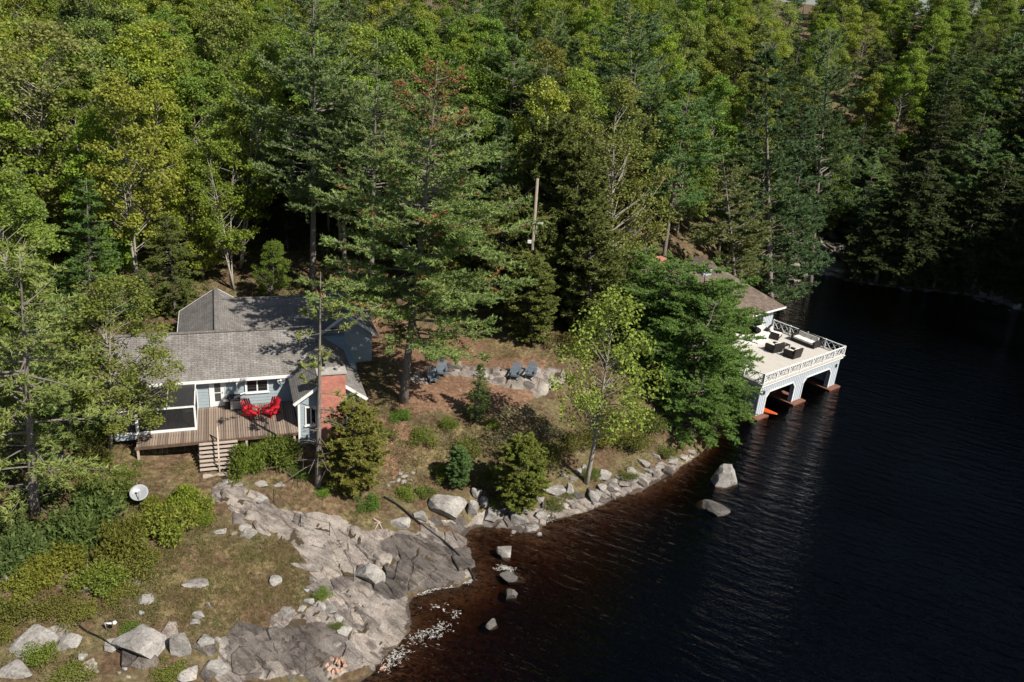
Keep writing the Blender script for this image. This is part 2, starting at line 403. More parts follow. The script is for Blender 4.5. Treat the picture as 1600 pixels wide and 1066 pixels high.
def ground_mat():
    m, nt, N, L, b = new_mat('forest_ground')
    p = worldpos(N)
    def att(n):
        a = N.new('ShaderNodeAttribute'); a.attribute_name = n; return a.outputs['Fac']
    nA = noise(N, L, p, .55, 5, .65); nB = noise(N, L, p, 3.2, 5, .7); nC = noise(N, L, p, 14, 4, .7)
    duff = mixc(N, L, ramp(N, L, nA, [(.42, (0, 0, 0)), (.58, (1, 1, 1))]), ramp(N, L, nB, [(.25, (.03, .022, .015)), (.5, (.095, .06, .036)), (.7, (.17, .115, .07))]), ramp(N, L, nB, [(.25, (.045, .04, .02)), (.5, (.12, .10, .05)), (.7, (.21, .165, .09))]))
    lit = ramp(N, L, nB, [(.28, (.085, .048, .03)), (.5, (.18, .105, .066)), (.72, (.28, .185, .125))])
    gr = mixc(N, L, ramp(N, L, nA, [(.45, (0, 0, 0)), (.57, (1, 1, 1))]), ramp(N, L, nB, [(.28, (.05, .034, .022)), (.5, (.12, .078, .046)), (.75, (.24, .17, .105))]), ramp(N, L, nB, [(.28, (.075, .068, .03)), (.48, (.17, .135, .065)), (.62, (.25, .19, .10)), (.78, (.32, .25, .145))]))
    n1 = noise(N, L, p, .7, 6, .65, (1, 1, .4)); mps = N.new('ShaderNodeMapping'); mps.vector_type = 'TEXTURE'; mps.inputs['Rotation'].default_value = (0, 0, STRIKE); mps.inputs['Scale'].default_value = (2.6, .55, 1.0); L.new(p, mps.inputs[0])
    n4 = noise(N, L, mps.outputs[0], 1.5, 8, .75)
    rk = ramp(N, L, n1, [(.28, (.07, .06, .054)), (.42, (.19, .165, .145)), (.56, (.30, .265, .235)), (.74, (.42, .375, .33))])
    rk = mixc(N, L, ramp(N, L, n4, [(.53, (0, 0, 0)), (.60, (.85, .85, .85))]), rk, (.085, .068, .06))
    rk = mixc(N, L, ramp(N, L, n4, [(.33, (.7, .7, .7)), (.43, (0, 0, 0))]), rk, (.44, .36, .29))
    rk = mixc(N, L, 1.0, rk, ramp(N, L, nC, [(.3, (.6, .59, .58)), (.55, (1, 1, 1)), (.8, (1.2, 1.18, 1.15))]), 'MULTIPLY')
    def edge(fac, s=.35):
        mth = N.new('ShaderNodeMath'); mth.operation = 'MULTIPLY_ADD'; L.new(nB, mth.inputs[0]); mth.inputs[1].default_value = s; L.new(fac, mth.inputs[2])
        return ramp(N, L, mth.outputs[0], [(.5 + s * .42, (0, 0, 0)), (.5 + s * .62, (1, 1, 1))])
    rk = mixc(N, L, 1.0, rk, mixc(N, L, edge(att('slab'), .7), (1, 1, 1), (.46, .45, .46)), 'MULTIPLY')
    rk = mixc(N, L, edge(att('crack'), .5), rk, (.06, .045, .028))
    c_ = mixc(N, L, edge(att('litter'), .8), duff, lit)
    c_ = mixc(N, L, edge(att('grass'), .9), c_, gr)
    c_ = mixc(N, L, edge(att('rock'), .5), c_, rk)
    c_ = mixc(N, L, edge(att('wet'), .6), c_, (.055, .043, .036))
    c_ = mixc(N, L, att('bed'), c_, ramp(N, L, nB, [(.3, (.07, .05, .035)), (.55, (.15, .105, .07)), (.72, (.27, .19, .125))]))
    L.new(c_, b.inputs['Base Color'])
    b.inputs['Roughness'].default_value = .92; b.inputs['Specular IOR Level'].default_value = .15
    hh = N.new('ShaderNodeMath'); hh.operation = 'MULTIPLY_ADD'; L.new(nB, hh.inputs[0]); hh.inputs[1].default_value = 1.5; L.new(nC, hh.inputs[2])
    bump(N, L, hh.outputs[0], .8, .07, b)
    return m
M['ground'] = ground_mat()

def water_mat():
    m, nt, N, L, b = new_mat('lake_water')
    N.remove(b)
    p = worldpos(N)
    mq = N.new('ShaderNodeMapping'); mq.inputs['Rotation'].default_value = (0, 0, R(24)); L.new(p, mq.inputs[0]); n1 = noise(N, L, mq.outputs[0], .8, 4, .6, (.38, 1.7, 1)); n2 = noise(N, L, mq.outputs[0], 3.0, 3, .6, (.6, 1.3, 1)); n0 = noise(N, L, p, .06, 2, .5)
    mpw = N.new('ShaderNodeMapping'); mpw.inputs['Rotation'].default_value = (0, 0, R(28)); L.new(p, mpw.inputs[0])
    w = N.new('ShaderNodeTexWave'); w.inputs['Scale'].default_value = .33; w.inputs['Distortion'].default_value = 12; w.inputs['Detail'].default_value = 3; w.inputs['Detail Scale'].default_value = .8
    w.bands_direction = 'Y'; L.new(mpw.outputs[0], w.inputs[0])
    def madd(a, k, c_):
        q = N.new('ShaderNodeMath'); q.operation = 'MULTIPLY_ADD'; L.new(a, q.inputs[0]); q.inputs[1].default_value = k
        if isinstance(c_, float): q.inputs[2].default_value = c_
        else: L.new(c_, q.inputs[2])
        return q.outputs[0]
    h = madd(n1, 1.0, madd(n2, .30, madd(w.outputs[1], .10, 0.0)))
    bp = N.new('ShaderNodeBump'); bp.inputs['Distance'].default_value = .36
    st = N.new('ShaderNodeMapRange'); st.inputs[1].default_value = .35; st.inputs[2].default_value = .65; st.inputs[3].default_value = .4; st.inputs[4].default_value = .85
    L.new(n0, st.inputs[0]); L.new(st.outputs[0], bp.inputs['Strength']); L.new(h, bp.inputs['Height'])
    fr = N.new('ShaderNodeFresnel'); fr.inputs[0].default_value = 1.33; L.new(bp.outputs[0], fr.inputs[1])
    gl = N.new('ShaderNodeBsdfGlossy'); gl.inputs['Roughness'].default_value = .06; L.new(bp.outputs[0], gl.inputs['Normal'])
    tr = N.new('ShaderNodeBsdfTransparent'); tr.inputs[0].default_value = (.72, .62, .54, 1)
    mx = N.new('ShaderNodeMixShader'); L.new(fr.outputs[0], mx.inputs[0]); L.new(tr.outputs[0], mx.inputs[1]); L.new(gl.outputs[0], mx.inputs[2])
    L.new(mx.outputs[0], N['Material Output'].inputs['Surface'])
    va = N.new('ShaderNodeVolumeAbsorption'); va.inputs[0].default_value = (.42, .22, .12, 1); va.inputs[1].default_value = 2.8
    L.new(va.outputs[0], N['Material Output'].inputs['Volume'])
    return m
M['water'] = water_mat()

def shingle(name, a, b_, row=.16, w=.4):
    m, nt, N, L, b = new_mat(name)
    co = coords(N, 'UV')
    br = N.new('ShaderNodeTexBrick'); br.inputs['Scale'].default_value = 1; br.inputs['Row Height'].default_value = row; br.inputs['Brick Width'].default_value = w
    br.inputs['Mortar Size'].default_value = .012; br.inputs['Color1'].default_value = (*a, 1); br.inputs['Color2'].default_value = (*b_, 1); br.inputs['Mortar'].default_value = (a[0] * .35, a[1] * .35, a[2] * .35, 1)
    L.new(co, br.inputs[0])
    n = noise(N, L, coords(N), .9, 5, .7); n2 = noise(N, L, co, 2.2, 4, .7, (2.5, .35, 1))
    c_ = mixc(N, L, 1.0, br.outputs[0], ramp(N, L, n, [(.3, (.72, .7, .68)), (.7, (1.25, 1.25, 1.24))]), 'MULTIPLY')
    c_ = mixc(N, L, 1.0, c_, ramp(N, L, n2, [(.35, (.78, .76, .74)), (.65, (1.12, 1.12, 1.12))]), 'MULTIPLY')
    L.new(c_, b.inputs['Base Color']); b.inputs['Roughness'].default_value = .93
    bump(N, L, br.outputs[1], -.5, .02, b)
    return m
M['shingle'] = shingle('shingle_grey', (.15, .14, .135), (.205, .195, .185))
M['shingle_brown'] = shingle('shingle_brown', (.105, .078, .062), (.165, .125, .10))
M['siding'] = plain('siding_blue', (.27, .32, .35), .6, .12, 3, .3, (1, 1, 8))
M['white'] = plain('white_paint', (.66, .66, .65), .5, .06, 5)
M['cream'] = plain('deck_cream', (.44, .415, .375), .75, .07, 2.5)
M['bh_wall'] = plain('boathouse_blue', (.34, .39, .455), .55, .07, 3)
def boards(name, c_, sc):
    m, nt, N, L, b = new_mat(name)
    n = noise(N, L, coords(N), 3, 5, .7, sc); oi = N.new('ShaderNodeObjectInfo')
    base = ramp(N, L, n, [(.28, tuple(v * .55 for v in c_)), (.7, tuple(v * 1.25 for v in c_))])
    L.new(mixc(N, L, 1.0, base, ramp(N, L, oi.outputs['Random'], [(0, (.62, .58, .56)), (.5, (1, 1, 1)), (1, (1.25, 1.2, 1.15))]), 'MULTIPLY'), b.inputs['Base Color'])
    b.inputs['Roughness'].default_value = .88; bump(N, L, n, .3, .01, b); return m
M['wood'] = boards('deck_wood', (.24, .185, .145), (9, .7, 4))
M['old_wood'] = plain('deck_wood', (.25, .19, .145), .85, .35, 3, .15, (9, .7, 4))
M['wood_light'] = plain('stair_wood', (.37, .31, .265), .85, .25, 3, .15, (1, 8, 4))
M['wood_dark'] = plain('dark_wood', (.10, .065, .045), .85, .35, 4, .15)
M['pole'] = plain('pole_wood', (.24, .20, .16), .9, .3, 4, .1, (6, 6, .7))
M['red'] = plain('red_plastic', (.52, .018, .03), .45, .12, 5, .4)
M['slate'] = plain('slate_plastic', (.10, .125, .15), .55, .12, 5, .3)
M['wicker'] = plain('black_wicker', (.022, .019, .018), .6, .4, 40, .3)
M['cushion'] = plain('cushion', (.62, .59, .54), .9, .06, 6, .1)
M['metal'] = plain('grey_metal', (.30, .31, .32), .4, .15, 6, .5, None, .5)
M['black'] = plain('black_metal', (.015, .015, .016), .5, .3, 6, .4)
M['rubber'] = plain('black_hose', (.012, .012, .012), .6, .2, 6, .3)
M['dish'] = plain('dish_grey', (.25, .26, .275), .45, .08, 4, .4)
M['orange'] = plain('orange_hull', (.55, .085, .02), .4, .1, 4, .4)
M['concrete'] = plain('concrete', (.33, .31, .29), .9, .2, 7, .15)
M['crib'] = plain('crib_timber', (.17, .085, .06), .9, .35, 5, .1, (1, 6, 4))
M['curtain'] = plain('red_curtain', (.13, .012, .02), .9, .2, 5, .1)
M['foam'] = plain('foam', (.55, .54, .51), .8, .1, 5, .2)
M['driftwood'] = plain('driftwood', (.36, .32, .28), .9, .25, 5, .1)
def glass_mat(name, c_, tr_, rough=.08):
    m, nt, N, L, b = new_mat(name)
    b.inputs['Base Color'].default_value = (*c_, 1); b.inputs['Roughness'].default_value = rough; b.inputs['Specular IOR Level'].default_value = .5
    t = N.new('ShaderNodeBsdfTransparent'); t.inputs[0].default_value = (.8, .8, .8, 1)
    mx = N.new('ShaderNodeMixShader'); mx.inputs[0].default_value = tr_
    L.new(b.outputs[0], mx.inputs[1]); L.new(t.outputs[0], mx.inputs[2]); L.new(mx.outputs[0], N['Material Output'].inputs['Surface'])
    return m
M['glass'] = glass_mat('window_glass', (.012, .013, .015), .35)
M['screen'] = glass_mat('insect_screen', (.018, .018, .02), .5, .8)
M['porch_roof'] = glass_mat('porch_roof_panel', (.035, .034, .033), .3, .5)
def brick_mat():
    m, nt, N, L, b = new_mat('chimney_brick')
    co = coords(N, 'UV')
    br = N.new('ShaderNodeTexBrick'); br.inputs['Scale'].default_value = 1; br.inputs['Row Height'].default_value = .078; br.inputs['Brick Width'].default_value = .215; br.inputs['Mortar Size'].default_value = .008
    br.inputs['Color1'].default_value = (.36, .115, .082, 1); br.inputs['Color2'].default_value = (.46, .175, .13, 1); br.inputs['Mortar'].default_value = (.34, .20, .155, 1)
    L.new(co, br.inputs[0])
    n = noise(N, L, coords(N), 2, 5, .7)
    L.new(mixc(N, L, 1.0, br.outputs[0], ramp(N, L, n, [(.3, (.75, .72, .7)), (.7, (1.2, 1.2, 1.2))]), 'MULTIPLY'), b.inputs['Base Color'])
    b.inputs['Roughness'].default_value = .9; bump(N, L, br.outputs[1], -.6, .015, b); return m
M['brick'] = brick_mat()
def uv_planar(me):
    """metre-scaled UVs per face: u horizontal along the face, v up its slope"""
    uv = me.uv_layers.new(name='UVMap')
    for p in me.polygons:
        n = p.normal
        a = Vector((0, 0, 1)).cross(n)
        a = a.normalized() if a.length > 1e-3 else Vector((1, 0, 0))
        b = n.cross(a)
        for li in p.loop_indices:
            c_ = me.vertices[me.loops[li].vertex_index].co
            uv.data[li].uv = (c_.dot(a), c_.dot(b))

# ------------------------------------------------------------------ the ground
def axis(lo, hi, c0, c1, fine, mid0, mid1, mid):
    a = list(np.arange(c0, c1 + 1e-6, fine))
    s = list(np.arange(c1 + mid, mid1, mid)); p = list(np.arange(c0 - mid, mid0, -mid))[::-1]
    out = p + a + s
    st, x = mid * 1.4, out[-1]
    while x < hi: x = x + st; out.append(x); st = min(st * 1.25, 60)
    st, x, pre = mid * 1.4, out[0], []
    while x > lo: x = x - st; pre.append(x); st = min(st * 1.25, 60)
    return np.array(pre[::-1] + out)
GX = axis(-900, 1000, -25, 21, .18, -42, 80, .7)
GY = axis(-500, 1200, 27, 54, .18, 18, 112, .6)
gx_, gy_ = np.meshgrid(GX, GY)
g_rock = masks(gx_, gy_)
g_z = ground_z(gx_, gy_, g_rock)
wx_, wy_ = wob(gx_, gy_, 5, 1.2)
def region(polys, s=.8):
    o = np.zeros(gx_.shape)
    for P in polys: o = np.maximum(o, smooth(-s, s, poly_sd(wx_, wy_, P)))
    return o
g_litter = region(LITTER_POLYS, 1.2)
g_grass = region(GRASS_POLYS, 2.2) * .9
g_bed = smooth(.03, -.18, base_z(gx_, gy_)) * .85
g_crack = ground_z(gx_, gy_, g_rock, True)
g_slab = region(SLAB_POLYS, .5)
g_wet = smooth(.20, .0, g_z + .12 * fbm(gx_ * .7, gy_ * .7, 3, 9)) * .62
ny, nx = gx_.shape
ii = (np.arange(ny - 1)[:, None] * nx + np.arange(nx - 1)[None]).ravel()
gm = np_mesh('ground', np.c_[gx_.ravel(), gy_.ravel(), g_z.ravel()], 4, np.c_[ii, ii + 1, ii + 1 + nx, ii + nx], M['ground'])
for nme, arr in (('rock', g_rock), ('litter', g_litter), ('grass', g_grass), ('bed', g_bed), ('wet', g_wet), ('crack', g_crack), ('slab', g_slab)):
    a = gm.attributes.new(nme, 'FLOAT', 'POINT'); a.data.foreach_set('value', arr.ravel().astype(np.float32))
gm.polygons.foreach_set('use_smooth', np.ones(len(gm.polygons), bool))
ground_o = tag(put('ground', gm), 'sloping forest floor, grass and pale bedrock of the lakeshore', kind='structure')

# ---- the bedrock shelf and the stony bank: plates of rock split along the joints, each a piece of its own
def stone_plate_mat(name, hi):
    m, nt, N, L, b = new_mat(name)
    p = worldpos(N); oi = N.new('ShaderNodeObjectInfo')
    mps = N.new('ShaderNodeMapping'); mps.vector_type = 'TEXTURE'; mps.inputs['Rotation'].default_value = (0, 0, STRIKE); mps.inputs['Scale'].default_value = (2.8, .5, .8); L.new(p, mps.inputs[0])
    n1 = noise(N, L, p, 1.1, 6, .7); n4 = noise(N, L, mps.outputs[0], 2.0, 8, .75); nC = noise(N, L, p, 13, 5, .75)
    c_ = ramp(N, L, n1, [(.3, (.09 * hi, .078 * hi, .072 * hi)), (.45, (.21 * hi, .185 * hi, .17 * hi)), (.58, (.30 * hi, .27 * hi, .245 * hi)), (.75, (.40 * hi, .365 * hi, .325 * hi))])
    c_ = mixc(N, L, ramp(N, L, n4, [(.52, (0, 0, 0)), (.58, (.8, .8, .8))]), c_, (.10 * hi, .082 * hi, .075 * hi))
    c_ = mixc(N, L, ramp(N, L, n4, [(.36, (.75, .75, .75)), (.42, (0, 0, 0))]), c_, (.45 * hi, .38 * hi, .32 * hi))
    c_ = mixc(N, L, 1.0, c_, ramp(N, L, nC, [(.3, (.5, .49, .48)), (.52, (1, 1, 1)), (.8, (1.3, 1.28, 1.25))]), 'MULTIPLY')
    c_ = mixc(N, L, 1.0, c_, ramp(N, L, oi.outputs['Random'], [(0, (.62, .6, .6)), (.5, (.98, .96, .95)), (1, (1.22, 1.17, 1.1))]), 'MULTIPLY')
    L.new(c_, b.inputs['Base Color']); b.inputs['Roughness'].default_value = .85; b.inputs['Specular IOR Level'].default_value = .25
    hh = N.new('ShaderNodeMath'); hh.operation = 'MULTIPLY_ADD'; L.new(n4, hh.inputs[0]); hh.inputs[1].default_value = 2.0; L.new(nC, hh.inputs[2])
    bump(N, L, hh.outputs[0], .8, .06, b)
    return m
M['plate'] = stone_plate_mat('bedrock_plate', .92)
M['plate_dark'] = stone_plate_mat('bedrock_plate_dark', .48)
def clip_poly(poly, m, n):
    out = []
    for i in range(len(poly)):
        a, b = poly[i], poly[(i + 1) % len(poly)]
        da, db = (a - m) @ n, (b - m) @ n
        if da <= 0: out.append(a)
        if da * db < 0: out.append(a + (b - a) * da / (da - db))
    return out
def plates(polys, dark, la, lb, seed, limit, lift, drop, mixd=0):
    r = np.random.default_rng(seed)
    D = np.array([math.cos(STRIKE), math.sin(STRIKE)]); Nn_ = np.array([-D[1], D[0]])
    allp = np.concatenate([np.array(P)[:, :2] for P in polys])
    A, B = allp @ D, allp @ Nn_
    pts = []
    a = A.min() - la
    while a < A.max() + la:
        b = B.min() - lb
        while b < B.max() + lb:
            q = np.array([a + r.uniform(-.48, .48) * la, b + r.uniform(-.48, .48) * lb]); pts.append(q); b += lb
        a += la
    pts = np.array(pts); W = pts[:, :1] * D + pts[:, 1:] * Nn_
    sd_ = np.full(len(W), -9.0)
    for P in polys: sd_ = np.maximum(sd_, poly_sd(W[:, 0], W[:, 1], P))
    dk = np.full(len(W), -9.0)
    for P in dark: dk = np.maximum(dk, poly_sd(W[:, 0], W[:, 1], P))
    hz = base_z(W[:, 0], W[:, 1]); cnt = 0
    for i in np.argsort(-sd_):
        if sd_[i] < .1 or hz[i] < -.12 or r.random() < drop or cnt >= limit: continue
        c_ = pts[i]; cell = [c_ + np.array(v) for v in ((-2 * la, -2 * lb), (2 * la, -2 * lb), (2 * la, 2 * lb), (-2 * la, 2 * lb))]
        for j in np.argsort(((pts - c_) ** 2).sum(1))[1:18]:
            cell = clip_poly(cell, (c_ + pts[j]) / 2, pts[j] - c_)
        if len(cell) < 3: continue
        ring = []
        for k in range(len(cell)):
            p, q = cell[k], cell[(k + 1) % len(cell)]
            n_ = max(1, int(np.hypot(*(q - p)) / .38))
            for t in range(n_): ring.append(p + (q - p) * t / n_)
        cen = np.mean(ring, 0); ring = [cen + (p - cen) * (1 - r.uniform(.015, .07) - (.04 if k % 2 else 0)) + r.normal(0, .025, 2) for k, p in enumerate(ring)]
        cw_ = cen[0] * D + cen[1] * Nn_
        wr = np.array([p[0] * D + p[1] * Nn_ for p in ring]); n_ = len(wr)
        inn = cw_ + (wr - cw_) * .86
        zr = base_z(wr[:, 0], wr[:, 1]); zc = float(base_z(cw_[:1], cw_[1:])[0])
        up = r.uniform(.03, lift) * (1.6 if r.random() < .15 else 1); tilt = r.normal(0, .05, 2)
        lv = lambda w, z: z + up + (w - cw_) @ tilt
        V = [(*(w - cw_), lv(w, z) - zc - .05 - r.uniform(0, .04)) for w, z in zip(wr, zr)]
        V += [(*(w - cw_), lv(w, zc + (z - zc) * .86) - zc + r.uniform(-.012, .012)) for w, z in zip(inn, zr)]
        V += [(*(w - cw_), z - zc - .35) for w, z in zip(wr, zr)] + [(0, 0, up + .015)]
        Fc = [(k, (k + 1) % n_, n_ + (k + 1) % n_, n_ + k) for k in range(n_)] + [(n_ + k, n_ + (k + 1) % n_, 3 * n_) for k in range(n_)] + [(2 * n_ + k, 2 * n_ + (k + 1) % n_, (k + 1) % n_, k) for k in range(n_)]
        MB().poly(V, Fc).build('rock_plate', M['plate_dark' if dk[i] > 0 or r.random() < mixd else 'plate'], ground_o, loc=(cw_[0], cw_[1], zc)); cnt += 1
plates([ROCK_POLYS[0]], SLAB_POLYS, 1.5, .85, 5, 190, .15, .13)
plates([ROCK_POLYS[4]], [], .7, .5, 8, 80, .30, .5, mixd=.6)
plates([GP([(0, 985), (110, 985), (260, 985), (345, 985), (345, 1066), (0, 1066)])], [GP([(200, 1020), (345, 1000), (345, 1066), (200, 1066)])], 1.15, .8, 15, 70, .22, .62, mixd=.25)
plates([ROCK_POLYS[5]], [], 2.2, 1.6, 12, 40, .5, .35, mixd=.75)
plates([ROCK_POLYS[1], ROCK_POLYS[2], ROCK_POLYS[3]], [], 1.2, .8, 9, 30, .10, .5, mixd=.35)

# ------------------------------------------------------------------ the lake
wm = MB().box((-300, -400, -9), (900, 112, 0)).mesh('lake', M['water'])
tag(put('lake', wm), 'dark brown lake water with small ripples', kind='structure')

# ================================================================== COTTAGE
CO = (-21.0, 47.95, 4.8)
CA = R(21)
cu = np.array([math.cos(CA), math.sin(CA)]); cv = np.array([-math.sin(CA), math.cos(CA)])
def cw(u, v, z=0):
    return np.array([CO[0] + cu[0] * u + cv[0] * v, CO[1] + cu[1] * u + cv[1] * v, CO[2] + z])
cot = empty('cottage', CO, CA, 'low blue-grey cottage with grey shingle roofs and a brick chimney', 'cottage')
def cpart(mb, name, m, parent=cot, uv=False, sm=False):
    me = mb.mesh(name, m, sm)
    if uv: uv_planar(me)
    return put(name, me, parent)
BASE = -2.2
cpart(MB().box((0, .1, -1.3), (8.4, 6.5, 2.3)), 'wall', M['siding'])
cpart(MB().box((-4.7, .2, -1.3), (-.01, 6.4, 2.3)), 'wall', M['siding'])
cpart(MB().box((6.35, -3.98, BASE), (10.5, .09, 2.0)).prism([(6.35, -3.98, 2.002), (10.5, -3.98, 2.002), (8.42, -3.98, 3.55)], (0, 4, 0)), 'wall', M['siding'])
cpart(MB().box((-1.0, 6.6, -1.1), (10.6, 12.7, 2.3)), 'wall', M['siding'])
cpart(MB().box((10.61, 6.62, -1.1), (13.05, 13, 2.2)).box((8.41, .2, -1.2), (10.8, 6.58, 2.3)).prism([(8.9, 6.63, 2.2), (13.04, 6.63, 2.2), (10.95, 6.63, 3.75)], (0, 6, 0)), 'wall', M['siding'])
def gable_u(name, u0, u1, v0, z0, vr, zr, v1, z1, t=.16):
    """roof with its ridge along u"""
    o = MB()
    for a, za in ((v0, z0), (v1, z1)):
        o.prism([(u0, a, za), (u0, vr, zr), (u0, vr, zr - t), (u0, a, za - t)], (u1 - u0, 0, 0))
    r = cpart(o, name, M['shingle'], uv=True)
    cpart(MB().bar((u0 - .01, vr, zr + .015), (u1 + .01, vr, zr + .015), .3, .04), 'ridge_cap', M['shingle'], r, uv=True)
    return r
def gable_v(name, v0, v1, u0, z0, ur, zr, u1, z1, t=.16):
    o = MB()
    for a, za in ((u0, z0), (u1, z1)):
        o.prism([(a, v0, za), (ur, v0, zr), (ur, v0, zr - t), (a, v0, za - t)], (0, v1 - v0, 0))
    r = cpart(o, name, M['shingle'], uv=True)
    cpart(MB().bar((ur, v0 - .01, zr + .015), (ur, v1 + .01, zr + .015), .3, .04), 'ridge_cap', M['shingle'], r, uv=True)
    return r
r1 = gable_u('roof', -5.0, 8.5, -.38, 2.22, 3.3, 4.25, 6.62, 2.62)
cpart(MB().box((-5.0, -.43, 2.0), (6.3, -.385, 2.23)), 'fascia', M['white'], r1)
r2 = gable_u('roof', 1.4, 11.0, 6.45, 2.70, 10.8, 4.02, 14.2, 2.4)
r3 = gable_v('roof', 3.5, 12.95, -1.35, 2.35, 1.5, 4.22, 4.4, 2.35)
r4 = gable_v('roof', 6.2, 13.3, 8.4, 2.1, 10.95, 4.06, 13.5, 2.12)
r5 = gable_v('roof', -4.35, 3.2, 6.02, 1.95, 8.42, 3.72, 10.8, 1.95)
def rake(parent, v, u0, z0, ur, zr, u1, z1):
    o = MB()
    for a, za in ((u0, z0), (u1, z1)):
        o.bar((a, v, za - .10), (ur, v, zr - .10), .05, .2)
    cpart(o, 'bargeboard', M['white'], parent)
rake(r5, -4.38, 6.02, 1.95, 8.42, 3.72, 10.8, 1.95)
rake(r4, 6.17, 8.4, 2.1, 10.95, 4.06, 13.5, 2.12)
rake(r3, 12.98, -1.35, 2.35, 1.5, 4.22, 4.4, 2.35)
cpart(MB().box((-1.39, 6.9, 2.1), (-1.355, 12.95, 2.34)), 'fascia', M['white'], r3)
# lap siding, one board after another, on the walls that face the lake
def siding(u0, u1, v, z0, z1, step=.23, clip=None):
    z = z0
    while z < z1 - .03:
        a, b = (u0, u1) if clip is None else clip(z + step * .5)
        if b - a > .1:
            h = min(step, z1 - z)
            cpart(MB().prism([(a, v - .035, z), (a, v + .004, z), (a, v + .004, z + h + .02), (a, v - .012, z + h + .02)], (b - a, 0, 0)), 'siding_board', M['siding'])
        z += step
siding(0.07, 6.34, .095, -.02, 2.1)
siding(6.42, 10.45, -3.985, -2.0, 2.0)
siding(6.5, 10.3, -3.985, 2.0, 3.45, clip=lambda z: (8.42 - (3.55 - z) * 1.3, 8.42 + (3.55 - z) * 1.3))
siding(10.7, 13.0, 6.625, -.9, 2.1)
cpart(MB().box((-.06, .0, -.1), (.075, .11, 2.06)), 'corner_board', M['white'])
cpart(MB().box((6.3, -4.04, BASE), (6.44, -3.9, 1.96)), 'corner_board', M['white'])
cpart(MB().box((10.42, -4.04, BASE), (10.56, -3.9, 1.9)), 'corner_board', M['white'])
# the white glazed door
door = cpart(MB().box((.92, .02, .02), (1.82, .10, 2.06)), 'door', M['white'])
for z0, z1 in ((.42, 1.02), (1.1, 1.9)):
    cpart(MB().box((1.17, .005, z0), (1.56, .03, z1)), 'pane', M['glass'], door)
cpart(MB().box((.83, .0, .0), (.915, .12, 2.14)).box((1.825, .0, .0), (1.91, .12, 2.14)).box((.916, .0, 2.065), (1.824, .12, 2.14)), 'frame', M['white'], door)
cpart(MB().bar((1.68, -.04, 1.0), (1.68, -.04, 1.14), .03, .03).bar((1.68, -.04, 1.07), (1.68, .02, 1.07), .02, .02), 'handle', M['metal'], door)
def window(u0, u1, z0, z1, v, n, parent=cot, curtain=()):
    f = MB().box((u0, v - .07, z0), (u1, v + .02, z0 + .09)).box((u0, v - .07, z1 - .09), (u1, v + .02, z1))
    w = (u1 - u0 - .09) / n
    for i in range(n + 1):
        f.box((u0 + i * w, v - .068, z0 + .091), (u0 + i * w + .09, v + .02, z1 - .091))
    wo = cpart(f, 'window', M['white'], parent)
    cpart(MB().box((u0 - .05, v - .12, z0 - .06), (u1 + .05, v - .0, z0 - .002)), 'sill', M['white'], wo)
    for i in range(n):
        cpart(MB().box((u0 + i * w + .092, v - .03, z0 + .092), (u0 + (i + 1) * w - .002, v - .02, z1 - .092)), 'pane', M['glass'], wo)
        if i in curtain:
            cpart(MB().box((u0 + i * w + .095, v - .015, z0 + .5), (u0 + (i + 1) * w - .005, v - .006, z1 - .093)), 'curtain', M['curtain'], wo)
    return wo
w1 = window(3.2, 4.7, .85, 1.92, .09, 2, curtain=(0, 1))
# open casement sash swung out to the left of the window
sash = MB()
for p, q in (((2.62, -.33, .93), (3.18, -.02, .93)), ((2.62, -.33, 1.84), (3.18, -.02, 1.84)), ((2.62, -.33, .93), (2.62, -.33, 1.84)), ((3.18, -.02, .93), (3.18, -.02, 1.84))):
    sash.bar(p, q, .05, .07)
so = cpart(sash, 'open_sash', M['white'], w1)
window(6.75, 7.5, .1, 1.5, -4.0, 2)
# chimney
ch = cpart(MB().box((7.55, -4.85, -2.4), (9.3, -4.06, 4.1)), 'chimney', M['brick'], uv=True)
cpart(MB().box((7.47, -4.93, 4.102), (9.38, -3.98, 4.22)), 'chimney_crown', M['concrete'], ch)
for a in (8.0, 8.85):
    cpart(MB().lathe([(.19, 4.22), (.19, 4.42), (.14, 4.42), (.14, 4.24)], 12, (a, -4.46, 0)), 'flue_pot', M['concrete'], ch)
# screened porch
por = cpart(MB().box((-4.8, -3.06, 1.62), (0.02, -2.94, 1.78)), 'porch', M['white'])
fr_ = MB().box((-4.8, -3.08, .0), (.03, -2.93, .16)).box((-.09, -3.07, .161), (.03, -2.95, 1.619)).box((-3.56, -3.07, .161), (-3.38, -2.95, 1.619)).box((-4.79, -3.07, .161), (-4.67, -2.95, 1.619))
cpart(fr_, 'porch_frame', M['white'], por)
cpart(MB().box((-4.8, -3.10, -.32), (.03, -3.09, -.01)), 'porch_fascia', M['siding'], por)
for a, b in ((-4.66, -3.57), (-3.37, -.1)):
    cpart(MB().box((a, -3.01, .162), (b, -3.0, 1.618)), 'screen', M['screen'], por)
cpart(MB().box((.0, -2.93, .0), (.012, .0, 1.75)), 'screen', M['screen'], por)
cpart(MB().bar((.0, -3.0, 1.8), (.0, -.02, 2.0), .07, .1).bar((.0, -2.9, .06), (.0, -.02, .06), .07, .1), 'porch_frame', M['white'], por)
for i in range(6):
    a = -4.75 + i * .79
    cpart(MB().prism([(a, -3.1, 1.80), (a + .785, -3.1, 1.80), (a + .785, -.36, 2.02), (a, -.36, 2.02)], (0, 0, .02)), 'roof_panel', M['porch_roof'], por)
for a in (-3.2, -1.65):
    cpart(MB().bar((a, -3.05, 1.86), (a, -.4, 2.07), .06, .05), 'rafter', M['wood_light'], por)
cpart(MB().box((-.62, -2.9, 1.25), (-.12, -2.55, 1.6)), 'ceiling_heater', M['white'], por)
